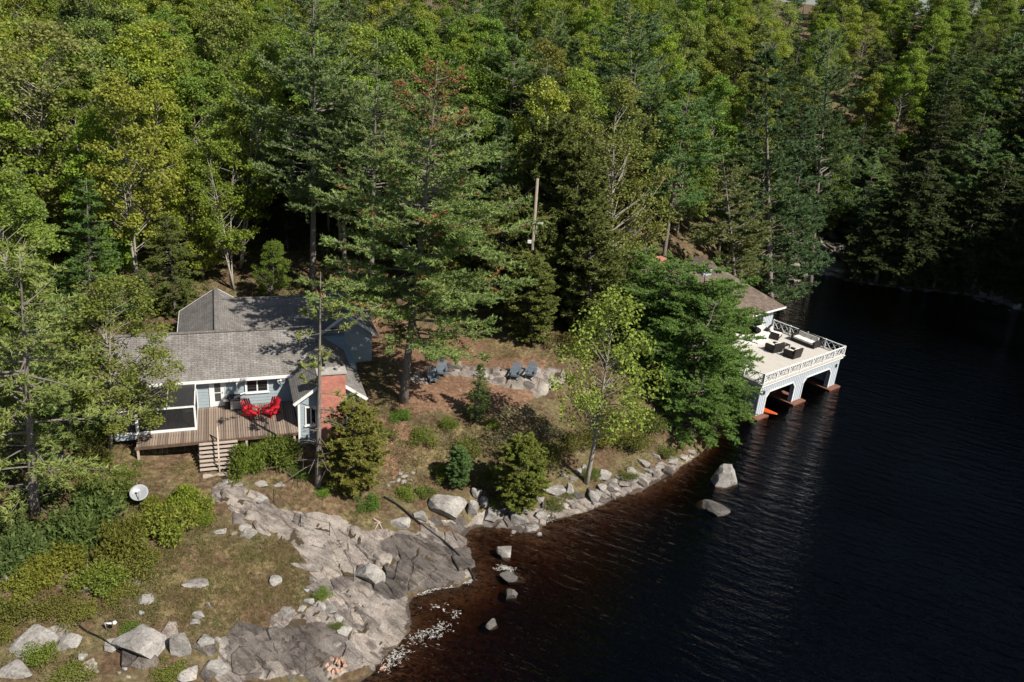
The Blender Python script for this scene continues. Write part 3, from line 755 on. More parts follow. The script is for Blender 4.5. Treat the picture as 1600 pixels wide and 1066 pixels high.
# deck and stairs
deck = empty('wooden_deck', cw(0, 0, 0), CA, 'weathered brown plank deck with stairs in front of the cottage', 'deck')
pm_long = MB().box((-.062, -4.6, -.045), (.062, -.02, 0)).mesh('plank', M['wood'])
pm_short = MB().box((-.062, -4.6, -.045), (.062, -3.12, 0)).mesh('plank', M['wood'])
pm_por = MB().box((-.07, -2.92, -.045), (.07, .1, 0)).mesh('plank', M['wood'])
u = -4.6
while u < 6.25:
    if u < .03:
        if u > -3.5: put('plank', pm_short, deck, (u, 0, random.uniform(-.006, .004)))
        put('plank', pm_por, deck, (u, 0, random.uniform(-.006, .004)))
    else:
        put('plank', pm_long, deck, (u, random.uniform(-.02, .02), random.uniform(-.006, .004)))
    u += .15
cpart(MB().box((-3.55, -4.62, -.25), (6.2, -4.56, -.05)), 'rim_joist', M['wood_dark'], deck)
cpart(MB().box((-4.6, -3.06, -.25), (6.2, -3.0, -.05)).box((-4.6, -1.5, -.25), (6.2, -1.44, -.05)), 'joist', M['wood_dark'], deck)
for a in (-3.4, 0.15, 3.0, 6.0):
    for b in (-4.5, -1.5):
        p = cw(a, b)
        cpart(MB().box((a - .07, b - .07, gz(p[0], p[1]) - CO[2] - .2), (a + .07, b + .07, -.251)), 'post', M['wood_light'], deck)
st = cpart(MB().bar((.25, -4.6, -.3), (.25, -6.3, -1.5), .05, .24).bar((2.35, -4.6, -.3), (2.35, -6.3, -1.5), .05, .24), 'stairs', M['wood_dark'], deck)
tm = MB().box((.15, -.13, -.04), (2.45, .13, 0)).mesh('tread', M['wood_light'])
for i in range(7):
    put('tread', tm, st, (0, -4.76 - i * .235, -.16 - i * .168))
cpart(MB().box((.3, -6.75, -1.48), (2.75, -6.45, -1.36)), 'bottom_step', M['wood_light'], st)
cpart(MB().bar((1.3, -4.68, -.1), (1.3, -4.68, .95), .08, .08).bar((1.3, -6.35, -1.35), (1.3, -6.35, -.4), .08, .08).bar((1.3, -4.68, .93), (1.3, -6.35, -.42), .09, .05), 'handrail', M['wood_light'], st)

# ---------------------------------------------------------------- lounge chairs with slatted backs
def adirondack(name, m, loc, rz, label, group):
    t = empty(name, loc, rz, label, 'chair', group)       # faces -y
    t.scale = (1.12, 1.12, 1.12)
    for i in range(5):
        x = (i - 2) * .115
        tall = .95 - abs(i - 2) * .05
        MB().bar((x, .16, .25), (x * 1.25, .16 + tall * .42, .25 + tall * .80), .108, .022, (0, -1, .5)).build('back_slat', m, t)
    for i in range(6):
        y = -.36 + i * .105
        MB().bar((-.29, y, .37 - (y + .36) * .26), (.29, y, .37 - (y + .36) * .26), .097, .022).build('seat_slat', m, t)
    for s in (-1, 1):
        MB().bar((s * .33, -.42, .52), (s * .33, .34, .50), .14, .025).build('arm', m, t)
        MB().box((s * .30 - .014, -.38, 0), (s * .30 + .014, -.27, .505)).build('leg', m, t)
        MB().bar((s * .29, -.40, .34), (s * .27, .52, .03), .03, .13).build('leg', m, t)
        MB().bar((s * .33, .30, .49), (s * .30, .30, .12), .03, .08, (0, 1, 0)).build('arm_post', m, t)
    MB().box((-.285, -.415, .24), (.285, -.39, .37)).build('front_apron', m, t)
    MB().bar((-.36, .33, .52), (.36, .33, .52), .025, .09).build('back_rail', m, t)
    return t
adirondack('slatted_chair', M['red'], cw(3.42, -1.85), CA + R(40), 'left red slatted wooden armchair on the deck, angled towards its twin', 'red armchairs on the deck')
adirondack('slatted_chair', M['red'], cw(4.72, -1.85), CA - R(44), 'right red slatted wooden armchair on the deck, nearest the brick chimney', 'red armchairs on the deck')
for px, py, fx, lab in ((676, 596, 24, 'dark grey slatted armchair nearest the big pine trunk'), (690, 585, 4, 'dark grey slatted armchair, second from the big pine trunk'),
                        (805, 590, -6, 'dark grey slatted armchair on the flat outcrop, left of its pair'), (829, 592, -12, 'dark grey slatted armchair on the flat outcrop, right of its pair by the young tree')):
    p = G(px, py)
    adirondack('slatted_chair', M['slate'], (p[0], p[1], gz(p[0], p[1]) + .02), R(fx), lab, 'grey armchairs in the clearing')
# barbecue
bq = empty('barbecue', cw(2.45, -.55), CA, 'black and grey gas barbecue on the deck beside the white door', 'barbecue')
MB().box((-.32, -.24, .1), (.32, .24, .72)).build('cabinet', M['metal'], bq)
MB().prism([(-.36, -.27, .721), (-.36, .27, .721), (-.36, .25, .95), (-.36, .1, 1.08), (-.36, -.12, 1.06), (-.36, -.25, .9)], (.72, 0, 0)).build('lid', M['black'], bq)
for s in (-1, 1):
    MB().box((s * .56 - .19, -.2, .7), (s * .56 + .19, .2, .74)).build('side_shelf', M['metal'], bq)
    MB().box((s * .28 - .03, -.2, 0), (s * .28 + .03, .2, .099)).build('leg', M['black'], bq)
MB().bar((-.28, -.31, .85), (.28, -.31, .85), .03, .03).bar((-.27, -.31, .85), (-.27, -.22, .85), .02, .02).bar((.27, -.31, .85), (.27, -.22, .85), .02, .02).build('handle', M['metal'], bq)
gb = empty('covered_gas_bottle', cw(1.98, -.3), CA, 'small black covered gas bottle standing between door and barbecue', 'gas bottle')
MB().lathe([(.02, 0), (.19, .0), (.2, .5), (.15, .66), (.07, .72), (.07, .86), (0, .86)], 12).build('cylinder', M['black'], gb)
MB().lathe([(.09, .861), (.09, .93), (.07, .93)], 10).build('collar', M['metal'], gb)

# ---------------------------------------------------------------- satellite dishes
def dish(name, loc, aim, r, mast, label):
    t = empty(name, loc, 0, label, 'satellite dish')
    q = Vector(aim).to_track_quat('Z', 'Y')
    me = MB().lathe([(0.001, 0)] + [(r * a, .28 * r * a * a) for a in (.25, .5, .75, 1)] + [(r * .98, .30 * r), (r * .7, .12 * r), (.001, -.03 * r)], 28).mesh('reflector', M['dish'], True)
    o = put('reflector', me, t, (0, 0, mast)); o.rotation_euler = q.to_euler()
    tip = Vector((0, 0, mast)) + q @ Vector((0, 0, r * .95))
    lo = Vector((0, 0, mast)) + q @ Vector((0, -r * .95, r * .25))
    MB().bar(lo, tip, .04, .04).build('feed_arm', M['metal'], t)
    MB().tube([tip, tip + (q @ Vector((0, 0, -.16)))], [.07, .045], 8).build('feed_horn', M['white'], t)
    back = Vector((0, 0, mast)) + q @ Vector((0, 0, -.04))
    if mast > .3: MB().tube([(0, 0, -.3), (0, 0, mast * .6), back], .045, 8).build('mast', M['metal'], t)
    else: MB().bar(back, (-.02, .3, -.1), .05, .05).build('bracket', M['metal'], t)
    return t
p = G(220, 792)
dish('satellite_dish', (p[0], p[1], gz(p[0], p[1])), (.22, -.55, .80), .5, .85, 'big round grey satellite dish standing on the lawn')
p = cw(5.55, -.32, 1.78)
dish('satellite_dish', p, (.1, -.8, .5), .27, .0, 'small white satellite dish fixed under the cottage eave')

# ================================================================== BOATHOUSE
BO = (31.9, 71.85, 0.0); BA = R(40.6)
be1 = np.array([math.cos(BA), math.sin(BA)]); be2 = np.array([-math.sin(BA), math.cos(BA)])
def bw(u, v, z=0):
    return np.array([BO[0] + be1[0] * u + be2[0] * v, BO[1] + be1[1] * u + be2[1] * v, z])
bh = empty('boathouse', BO, BA, 'pale blue and white two-slip boathouse with a roof terrace over the lake', 'boathouse')
def bpart(mb, name, m, parent=bh, uv=False):
    me = mb.mesh(name, m)
    if uv: uv_planar(me)
    return put(name, me, parent)
BWID, BDEP, DZ = 13.1, 8.0, 3.3
piers = [(-13.1, -12.05), (-7.45, -6.15), (-1.25, -.0)]
for a, b in piers:
    pr = bpart(MB().box((a, .05, .15), (b, .45, 2.25)), 'pier', M['bh_wall'])
    x = a + .06
    while x < b - .03:
        bpart(MB().box((x, .02, .16), (x + .07, .049, 2.92)), 'batten', M['white'], pr)
        x += .30
    bpart(MB().box((a - .35, -.45, -.8), (b + .35, 7.8, .12)), 'crib', M['crib'])
hd = bpart(MB().box((-13.1, .051, 2.251), (0, .45, 3.0)), 'header', M['bh_wall'])
for (_, a), (b, _) in zip(piers[:-1], piers[1:]):
    x = a + .12
    while x < b - .1:
        bpart(MB().box((x, .02, 2.38), (x + .06, .05, 2.92)), 'batten', M['white'], hd); x += .30
    for s, e in ((a, 1), (b, -1)):
        bpart(MB().prism([(s, .06, 2.25), (s + e * .45, .06, 2.25), (s, .06, 1.75)][::e], (0, .38, 0)), 'corner_brace', M['bh_wall'], hd)
        tr_ = MB().bar((s + e * .03, .03, .16), (s + e * .03, .03, 1.74), .09, .1).bar((s + e * .03, .03, 1.74), (s + e * .46, .03, 2.24), .09, .1)
        bpart(tr_, 'opening_trim', M['white'], hd)
    bpart(MB().box((a + .46, -.01, 2.2), (b - .46, .06, 2.3)), 'opening_trim', M['white'], hd)
for s in (-13.1, -.12):
    sw = bpart(MB().box((s, .46, .13), (s + .12, 8.0, 3.0)), 'side_wall', M['bh_wall'])
bpart(MB().box((-13.1, 8.01, .13), (0, 8.2, 3.0)), 'back_wall', M['bh_wall'])
bpart(MB().box((-13.25, -.12, 3.01), (.15, 8.0, 3.28)), 'deck_edge', M['white'])
bpart(MB().box((-13.35, -.24, 3.281), (.25, 8.0, 3.34)), 'terrace_floor', M['cream'])
# railing: posts, rails and crossed bars
def railing(p, q, n):
    p, q = Vector(p), Vector(q)
    rl = bpart(MB().bar(p + Vector((0, 0, .92)), q + Vector((0, 0, .92)), .10, .07).bar(p + Vector((0, 0, .10)), q + Vector((0, 0, .10)), .07, .06), 'railing', M['white'])
    for i in range(n + 1):
        a = p.lerp(q, i / n)
        bpart(MB().box((a.x - .06, a.y - .06, 3.341), (a.x + .06, a.y + .06, 4.33)), 'railing_post', M['white'], rl)
    for i in range(n):
        a, b = p.lerp(q, i / n), p.lerp(q, (i + 1) / n)
        x = MB()
        k = 3
        for j in range(k):
            c0, c1 = a.lerp(b, j / k), a.lerp(b, (j + 1) / k)
            lo, hi = Vector((0, 0, .12)), Vector((0, 0, .90))
            x.bar(c0 + lo, c1 + hi, .035, .05); x.bar(c0 + hi, c1 + lo, .034, .05)
        bpart(x, 'lattice', M['white'], rl)
railing((-13.15, -.12, 3.34), (.05, -.12, 3.34), 7)
railing((.05, -.02, 3.34), (.05, 7.9, 3.34), 4)
railing((-13.15, -.02, 3.34), (-13.15, 7.9, 3.34), 4)
# upper storey set back behind the terrace
bpart(MB().box((-13.0, 10.2, 3.3), (-.1, 18.5, 5.85)), 'wall', M['bh_wall'])
tw = bpart(MB().box((-1.75, 8.05, 3.3), (-.05, 10.19, 5.85)), 'wall', M['bh_wall'])
for i in range(6):
    bpart(MB().box((-1.72 + i * .31, 8.02, 3.36), (-1.66 + i * .31, 8.05, 5.84)), 'batten', M['white'], tw)
bpart(MB().box((-1.79, 8.01, 3.35), (-1.73, 8.1, 5.85)), 'corner_board', M['white'], tw)
tw2 = bpart(MB().box((-12.9, 8.05, 3.3), (-7.4, 10.19, 5.85)), 'wall', M['bh_wall'])
for a in (-8.6, -10.4):
    wf = bpart(MB().box((a, 7.98, 4.1), (a + .95, 8.06, 5.4)), 'window', M['white'], bh)
    for i in range(2):
        for j in range(2):
            bpart(MB().box((a + .08 + i * .43, 7.965, 4.18 + j * .6), (a + .45 + i * .43, 7.985, 4.72 + j * .6)), 'pane', M['glass'], wf)
wf = bpart(MB().box((-6.9, 10.1, 3.4), (-2.2, 10.21, 5.5)), 'window', M['white'], bh)
for i in range(4):
    bpart(MB().box((-6.75 + i * 1.14, 10.085, 3.5), (-5.75 + i * 1.14, 10.105, 5.4)), 'pane', M['glass'], wf)
rf = MB()
e0, e1, f0, f1, ez, rz_ = -13.7, .75, 7.3, 19.2, 5.80, 9.0
rp = [(e0, f0, ez), (e1, f0, ez), (e1, f1, ez), (e0, f1, ez), (-9.3, 13.25, rz_), (-3.7, 13.25, rz_)]
rf.poly(rp + [(x, y, z - .15) for x, y, z in rp[:4]], [(0, 1, 5, 4), (1, 2, 5), (2, 3, 4, 5), (3, 0, 4), (0, 6, 7, 1), (1, 7, 8, 2), (2, 8, 9, 3), (3, 9, 6, 0), (6, 9, 8, 7)])
bro = bpart(rf, 'roof', M['shingle_brown'], uv=True)
bpart(MB().box((e0 - .03, f0 - .03, ez - .17), (e1 + .03, f0 - .002, ez + .02)).box((e1 + .002, f0, ez - .17), (e1 + .03, f1, ez + .02)), 'gutter', M['white'], bro)
cup = bpart(MB().box((-6.9, 12.5, 8.4), (-5.6, 14.0, 9.5)), 'cupola', M['bh_wall'], bro)
bpart(MB().prism([(-7.2, 12.2, 9.5), (-5.3, 12.2, 9.5), (-6.25, 12.2, 10.2)], (0, 2.1, 0)), 'cupola_roof', M['shingle_brown'], cup, uv=True)
bpart(MB().box((-10.9, 15.0, 8.0), (-9.9, 15.8, 10.2)), 'chimney', M['brick'], bro, uv=True)
for a in (-12.58, -.62):
    ln = bpart(MB().box((a - .07, -.10, 2.2), (a + .07, .019, 2.5)), 'wall_lantern', M['black'])
# curved white bench-like ledge in front of the recess
arc = MB()
cx, cy, n = -4.5, 8.1, 22
for i in range(n):
    a0, a1 = math.pi + math.pi * i / n, math.pi + math.pi * (i + 1) / n
    pts = [(cx + rx * math.cos(a), cy + ry * math.sin(a)) for a in (a0, a1) for rx, ry in ((2.7, 2.15), (1.9, 1.45))]
    arc.prism([(*pts[0], 3.35), (*pts[2], 3.35), (*pts[3], 3.35), (*pts[1], 3.35)], (0, 0, .55))
cb = empty('curved_bench', bw(0, 0, 0), BA, 'curved white bench wrapped round the recess on the boathouse terrace', 'bench')
arc.build('seat_base', M['white'], cb)
cap = MB()
for i in range(n):
    a0, a1 = math.pi + math.pi * i / n, math.pi + math.pi * (i + 1) / n
    pts = [(cx + rx * math.cos(a), cy + ry * math.sin(a)) for a in (a0, a1) for rx, ry in ((2.78, 2.23), (1.82, 1.37))]
    cap.prism([(*pts[0], 3.902), (*pts[2], 3.902), (*pts[3], 3.902), (*pts[1], 3.902)], (0, 0, .09))
cap.build('seat_top', M['cushion'], cb)
# wicker furniture
def wicker(name, u, v, rz, w, d, label, cat, table=False):
    t = empty(name, bw(u, v, 3.342), BA + rz, label, cat, None if table else 'black wicker seats on the terrace')
    t.scale = (1.28, 1.28, 1.2)
    if table:
        MB().box((-w / 2, -d / 2, .36), (w / 2, d / 2, .40)).build('table_top', M['wicker'], t)
        for a in (-1, 1):
            for b in (-1, 1):
                MB().box((a * (w / 2 - .05) - .03, b * (d / 2 - .05) - .03, 0), (a * (w / 2 - .05) + .03, b * (d / 2 - .05) + .03, .359)).build('leg', M['wicker'], t)
        MB().lathe([(.001, .401), (.09, .401), (.11, .5), (.10, .5), (.001, .43)], 12).build('bowl', M['dish'], t)
        return t
    MB().box((-w / 2 + .16, -d / 2 + .02, .06), (w / 2 - .16, d / 2 - .14, .30)).build('seat_base', M['wicker'], t)
    MB().prism([(-w / 2, d / 2 - .14, .04), (-w / 2, d / 2, .04), (-w / 2, d / 2 + .10, .82), (-w / 2, d / 2 - .02, .84)], (w, 0, 0)).build('backrest', M['wicker'], t)
    for s in (-1, 1):
        MB().prism([(s * (w / 2 - .155) - (.0 if s > 0 else .155), -d / 2, .04), (s * (w / 2 - .155) + (.155 if s > 0 else 0), -d / 2, .04), (s * (w / 2 - .155) + (.155 if s > 0 else 0), -d / 2, .56), (s * (w / 2 - .155) - (.0 if s > 0 else .155), -d / 2, .56)], (0, d - .15, .06)).build('arm', M['wicker'], t)
    n = max(1, round((w - .3) / .65))
    cw_ = (w - .34) / n
    for i in range(n):
        x0 = -w / 2 + .17 + i * cw_
        MB().prism([(x0 + .01, -d / 2, .302), (x0 + cw_ - .01, -d / 2, .302), (x0 + cw_ - .01, -d / 2, .43), (x0 + .04, -d / 2, .45)], (0, d - .16, 0)).build('seat_cushion', M['cushion'], t)
        MB().prism([(x0 + .02, d / 2 - .26, .455), (x0 + .02, d / 2 - .145, .455), (x0 + .02, d / 2 - .08, .78), (x0 + .02, d / 2 - .18, .80)], (cw_ - .04, 0, 0)).build('back_cushion', M['cushion'], t)
    for a in (-1, 1):
        for b in (-1, 1):
            MB().box((a * (w / 2 - .08) - .03, b * (d / 2 - .1) - .03, 0), (a * (w / 2 - .08) + .03, b * (d / 2 - .1) + .03, .039)).build('foot', M['black'], t)
    return t
def blocal(px, py, z=3.35):
    d = PZ(px, py, z)[:2] - np.array(BO[:2])
    return d @ be1, d @ be2
uu, vv = blocal(1258, 537); wicker('wicker_sofa', uu, vv, R(-92), 2.1, .9, 'long black wicker sofa with pale cushions along the terrace railing', 'sofa')
uu, vv = blocal(1209, 527); wicker('wicker_armchair', uu, vv, R(20), 1.15, .95, 'wide black wicker armchair with striped-looking pale cushions near the wall corner', 'armchair')
uu, vv = blocal(1208, 548); wicker('wicker_armchair', uu, vv, R(170), .95, .9, 'black wicker armchair nearest the overhanging pine, its back to the water', 'armchair')
uu, vv = blocal(1237, 557); wicker('wicker_armchair', uu, vv, R(178), .95, .9, 'black wicker armchair nearest the front railing, its back to the water', 'armchair')
uu, vv = blocal(1224, 545); wicker('coffee_table', uu, vv, R(0), .8, .6, 'small black wicker table between the terrace seats', 'table', True)
# boats inside the slips
def kayak(loc, rz, L_, W_, m, label, cat):
    t = empty('kayak', loc, rz, label, cat)
    o = MB(); n = 14; k = 8
    for i in range(n + 1):
        s = i / n; w = W_ * (math.sin(math.pi * s) ** .55) + .004; y = (s - .5) * L_
        for j in range(k):
            a = 2 * math.pi * j / k
            o.v.append((w / 2 * math.cos(a), y, .16 + .16 * math.sin(a) * (math.sin(math.pi * s) ** .5 + .02) + .12 * abs(2 * s - 1) ** 3))
    for i in range(n):
        for j in range(k):
            o.f.append((i * k + j, i * k + (j + 1) % k, (i + 1) * k + (j + 1) % k, (i + 1) * k + j))
    o.f.append(tuple(range(k))[::-1]); o.f.append(tuple(n * k + j for j in range(k)))
    o.build('hull', m, t, True)
    MB().lathe([(.20, .315), (.22, .36), (.18, .36), (.17, .30)], 14).build('cockpit_rim', M['black'], t)
    return t
kayak(bw(-11.6, .7, .121), BA + R(8), 3.6, .85, M['orange'], 'orange red kayak poking out of the left boat slip', 'kayak')
kayak(bw(-7.3, 3.6, .121), BA + R(-6), 3.8, .75, M['orange'], 'orange kayak lying on the middle crib inside the boathouse', 'kayak')

# ================================================================== ROCKS
from mathutils import noise as mnoise
import bmesh
def rock_mesh(seed, flat=1.0, cuts=11, rounded=.0):
    r_ = random.Random(seed)
    bm = bmesh.new()
    bmesh.ops.create_icosphere(bm, subdivisions=3, radius=1)
    pl = []
    for i in range(cuts):
        n = Vector((r_.gauss(0, 1), r_.gauss(0, 1), r_.gauss(0, .8))).normalized(); pl.append((n, r_.uniform(.42, .74)))
    pl.append((Vector((r_.uniform(-.25, .25), r_.uniform(-.25, .25), 1)).normalized(), r_.uniform(.55, .75)))
    for v in bm.verts:
        c_ = v.co.copy()
        for n, d in pl:
            e = c_.dot(n)
            if e > d: c_ -= n * (e - d) * (1 - rounded)
        c_ *= 1 + .07 * mnoise.noise(c_ * 1.6 + Vector((seed, 0, 0))) + .045 * mnoise.noise(c_ * 5 + Vector((0, seed, 0)))
        v.co = c_
    hi = max(max(abs(v.co.x) for v in bm.verts), .5)
    for v in bm.verts: v.co /= hi
    me = bpy.data.meshes.new('rock')
    bm.to_mesh(me); bm.free()
    return me
ROCKS = {k: [rock_mesh(i * 3 + s) for i in range(7)] for k, s in (('granite', 1), ('granite_dark', 50), ('granite_red', 90))}
for k, lst in ROCKS.items():
    for me in lst: me.materials.append(M[k])
rcount = 0
def rock(px, py, w, h, label=None, group=None, m='granite', tall=None, zoff=None, name='boulder', parent=None, depth=1.0):
    """w, h: the stone's width and height in the survey picture"""
    global rcount
    rcount += 1
    p = G(px, py + h * .28)
    if p[2] < 0: p = PZ(px, py + h * .28, 0); zoff = -.15
    d = proj(p)[2]
    s = d / F_PX
    W = w * s
    hh = h * s
    vis = hh if tall is None else tall
    z0 = gz(p[0], p[1]) if zoff is None else zoff
    rr = random.Random(rcount)
    D = max(.5 * W, min(1.6 * W, W * rr.uniform(.75, 1.05) * depth))
    zz = max(.28 * min(W, D), (vis - D * .38) / .92)
    o = put(name, ROCKS[m][rcount % 7], parent, (p[0], p[1] + D * .15, z0 + zz * .12), (rr.uniform(-.15, .15), rr.uniform(-.15, .15), rr.uniform(-.5, .5) + (math.pi if rr.random() < .5 else 0)), (W * .54, D * .54, zz * .62))
    if parent is None: tag(o, label, 'rock', group)
    return o
for a in [(701, 788, 64, 66, 'big flat-faced grey boulder at the water edge below the cedars'),
          (1132, 739, 50, 56, 'large pale boulder standing alone in the water off the boathouse'),
          (790, 856, 28, 28, 'round grey boulder at the water edge beside the small inlet'),
          (580, 895, 42, 42, 'square grey block lying on the sloping bedrock shelf'),
          (626, 815, 32, 30, 'smooth rounded grey boulder beside the black hose'),
          (655, 805, 28, 26, 'dark rounded boulder left of the big flat-faced boulder'),
          (677, 826, 18, 16, 'small round dark stone under the big flat-faced boulder'),
          (740, 792, 20, 44, 'tall narrow grey rock right of the big flat-faced boulder'),
          (757, 783, 22, 26, 'angular grey rock right of the tall narrow rock'),
          (746, 768, 18, 18, 'small grey rock on top of the rock pile by the big boulder'),
          (766, 805, 24, 26, 'blocky pale rock at the foot of the round cedar'),
          (812, 812, 32, 30, 'upright cracked boulder at the water below the round cedar'),
          (843, 805, 22, 26, 'dark wedge rock beside the upright cracked boulder'),
          (830, 824, 26, 22, 'low grey boulder awash beside the upright cracked boulder'),
          (864, 762, 38, 34, 'pale hump of rock left of the young maple'),
          (890, 764, 18, 28, 'leaning brown slab beside the pale hump of rock'),
          (931, 775, 24, 20, 'dark half-white stone at the foot of the young maple'),
          (222, 1001, 76, 52, 'broad flat pale rock at the lower left with a hose across it'),
          (281, 1006, 34, 62, 'long narrow pale rock right of the broad flat rock'),
          (318, 1001, 28, 34, 'squarish pale rock, second right of the broad flat rock'),
          (334, 1042, 40, 30, 'pale rounded slab near the bottom edge below the squarish rock'),
          (294, 1053, 36, 26, 'pale rock at the bottom edge under the long narrow rock'),
          (104, 998, 40, 34, 'grey rock among shrubs left of the white pipe'),
          (172, 1010, 32, 16, 'low flat stone left of the broad flat rock'),
          (40, 1003, 66, 34, 'long grey outcrop rock at the lower left edge'),
          (22, 1048, 50, 34, 'grey rock in the bottom left corner'),
          (8, 904, 20, 26, 'pale rock cut by the left edge of the picture'),
          (127, 917, 26, 22, 'reddish grey stone among the low bushes at left'),
          (302, 914, 40, 14, 'long pale stone lying in the dry grass'),
          (228, 936, 30, 14, 'flat broken pale stone in the brown grass'),
          (428, 907, 22, 20, 'lone grey stone in the dry grass beside the shelf'),
          (98, 716, 36, 24, 'pale flat rock under the left pine'),
          (80, 728, 34, 18, 'low slab in front of the pale flat rock under the left pine')]:
    rock(*a[:4], label=a[4])
for a in [(800, 900, 40, 22, 'dark wet rock just breaking the water beyond the hose end'), (800, 925, 22, 26, 'dark wet rock in the shallows, nearest the foam streak'),
          (770, 972, 26, 22, 'small pointed dark rock alone in the brown water'), (1112, 786, 40, 22, 'low dark rocks awash in front of the large pale boulder')]:
    rock(*a[:4], label=a[4], m='granite_dark', zoff=-.12)
# loose stones, in places one can name
ORD = ['first', 'second', 'third', 'fourth', 'fifth', 'sixth', 'seventh', 'eighth', 'ninth', 'tenth', 'eleventh', 'twelfth', 'thirteenth', 'fourteenth', 'fifteenth', 'sixteenth', 'seventeenth', 'eighteenth', 'nineteenth', 'twentieth']
def ordn(i):
    return ORD[i] if i < 20 else 'twenty-' + ORD[i - 20] if i < 29 else 'thirtieth' if i == 29 else 'thirty-' + ORD[i - 30] if i < 39 else 'fortieth'
def loose(look, where, group, pts, m='granite'):
    for i, (x, y, w, h) in enumerate(sorted(pts)): rock(x, y, w, h, f'{ordn(i)} {look} from the left {where}', group, m, name='stone')
loose('small pale stone', 'in the rubble beside the bedrock shelf', 'rubble beside the bedrock shelf',
      [(483, 938, 20, 16), (502, 950, 18, 16), (517, 955, 20, 18), (528, 968, 20, 20), (538, 985, 26, 24), (523, 1005, 22, 14), (545, 1008, 24, 18), (512, 968, 14, 12), (495, 925, 16, 12), (478, 920, 14, 10), (450, 955, 24, 14), (537, 948, 12, 12), (487, 905, 14, 12), (470, 950, 14, 10)])
loose('small grey stone', 'scattered in the lower left grass', 'stones in the lower grass',
      [(310, 960, 22, 20), (325, 945, 10, 16), (305, 972, 16, 12), (338, 1000, 14, 12), (130, 1024, 14, 12), (145, 1040, 10, 8), (195, 1045, 10, 10), (210, 1035, 8, 8), (222, 957, 10, 8), (214, 910, 12, 8), (345, 830, 22, 9), (365, 832, 12, 8), (380, 824, 22, 10), (386, 834, 26, 9), (425, 990, 12, 10), (430, 978, 10, 8), (185, 1052, 8, 7), (200, 1058, 8, 7)])
loose('grey stone', 'in the rubble bank left of the young maple', 'rubble bank by the young maple',
      [(905, 735, 14, 14), (895, 748, 16, 12), (880, 742, 14, 12), (912, 728, 12, 10), (870, 788, 16, 14), (858, 790, 12, 10), (800, 830, 16, 12), (842, 832, 14, 12), (778, 822, 14, 10), (845, 778, 16, 16)])
loose('grey shore stone', 'between young maple and boathouse pines', 'shore stones towards the boathouse',
      [(943, 742, 24, 18), (956, 752, 22, 16), (968, 745, 20, 14), (985, 735, 22, 16), (962, 765, 18, 12), (978, 757, 26, 14), (1000, 745, 22, 14), (1015, 735, 20, 14), (1005, 722, 24, 16), (1030, 725, 24, 16), (1045, 735, 18, 10), (1050, 718, 22, 12), (1065, 712, 22, 12), (1080, 705, 20, 12), (940, 765, 16, 14), (990, 752, 14, 10), (1025, 712, 18, 12), (1038, 748, 14, 8)])
loose('small stone', 'in the heap on the slope above the shore', 'stones by the hillside path',
      [(622, 748, 10, 8), (632, 742, 12, 9), (640, 748, 10, 8), (630, 752, 10, 7), (612, 752, 9, 7), (606, 758, 8, 6), (645, 738, 9, 7), (625, 740, 8, 6)])
loose('pale stone', 'set in the ground below the deck stairs', 'stones below the deck stairs',
      [(352, 752, 18, 8), (370, 757, 16, 7), (408, 756, 24, 12), (435, 758, 20, 12), (405, 783, 20, 9), (340, 757, 12, 7)])
loose('pale rock', 'at the water edge of the cove', 'rocks on the far cove shore',
      [(1205, 450, 22, 14), (1222, 443, 20, 12), (1215, 436, 24, 10), (1232, 432, 22, 10), (1245, 437, 14, 8), (1590, 478, 16, 14), (1578, 482, 14, 8), (1255, 428, 18, 8), (1300, 428, 24, 8), (1270, 424, 20, 8)])
loose('big tilted slab', 'on the rocky point of the cove', 'slabs of the rocky point', [(1225, 425, 40, 20), (1262, 410, 44, 22), (1290, 400, 44, 24), (1310, 415, 40, 20), (1275, 380, 36, 24), (1295, 365, 34, 24), (1330, 405, 40, 20), (1250, 400, 30, 16), (1285, 345, 26, 16), (1350, 420, 40, 18), (1320, 385, 34, 20)])
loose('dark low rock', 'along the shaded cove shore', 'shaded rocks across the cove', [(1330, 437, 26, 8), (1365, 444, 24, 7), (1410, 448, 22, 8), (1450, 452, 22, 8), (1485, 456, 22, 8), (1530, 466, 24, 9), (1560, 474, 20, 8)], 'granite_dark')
p = G(525, 1045)
fp = empty('stone_ring', (p[0], p[1], gz(p[0], p[1])), 0, 'ring of reddish stones forming a small fire pit on the shelf', 'fire pit')
rr = random.Random(4)
for i in range(15):
    a = i * 2 * math.pi / 11; q = .42 if i < 11 else .12
    s = rr.uniform(.12, .19)
    put('stone', ROCKS['granite_red'][i % 7], fp, (q * math.cos(a), q * math.sin(a), .06 + (.12 if i > 10 else 0)), (rr.uniform(-1, 1), rr.uniform(-1, 1), rr.uniform(0, 6)), (s, s * .8, s * .75))
rock(600, 1044, 16, 12, 'reddish block lying at the water edge by the fire pit', m='granite_red', name='stone')
rock(590, 815, 10, 7, 'small reddish stone near the driftwood branch', m='granite_red', name='stone')

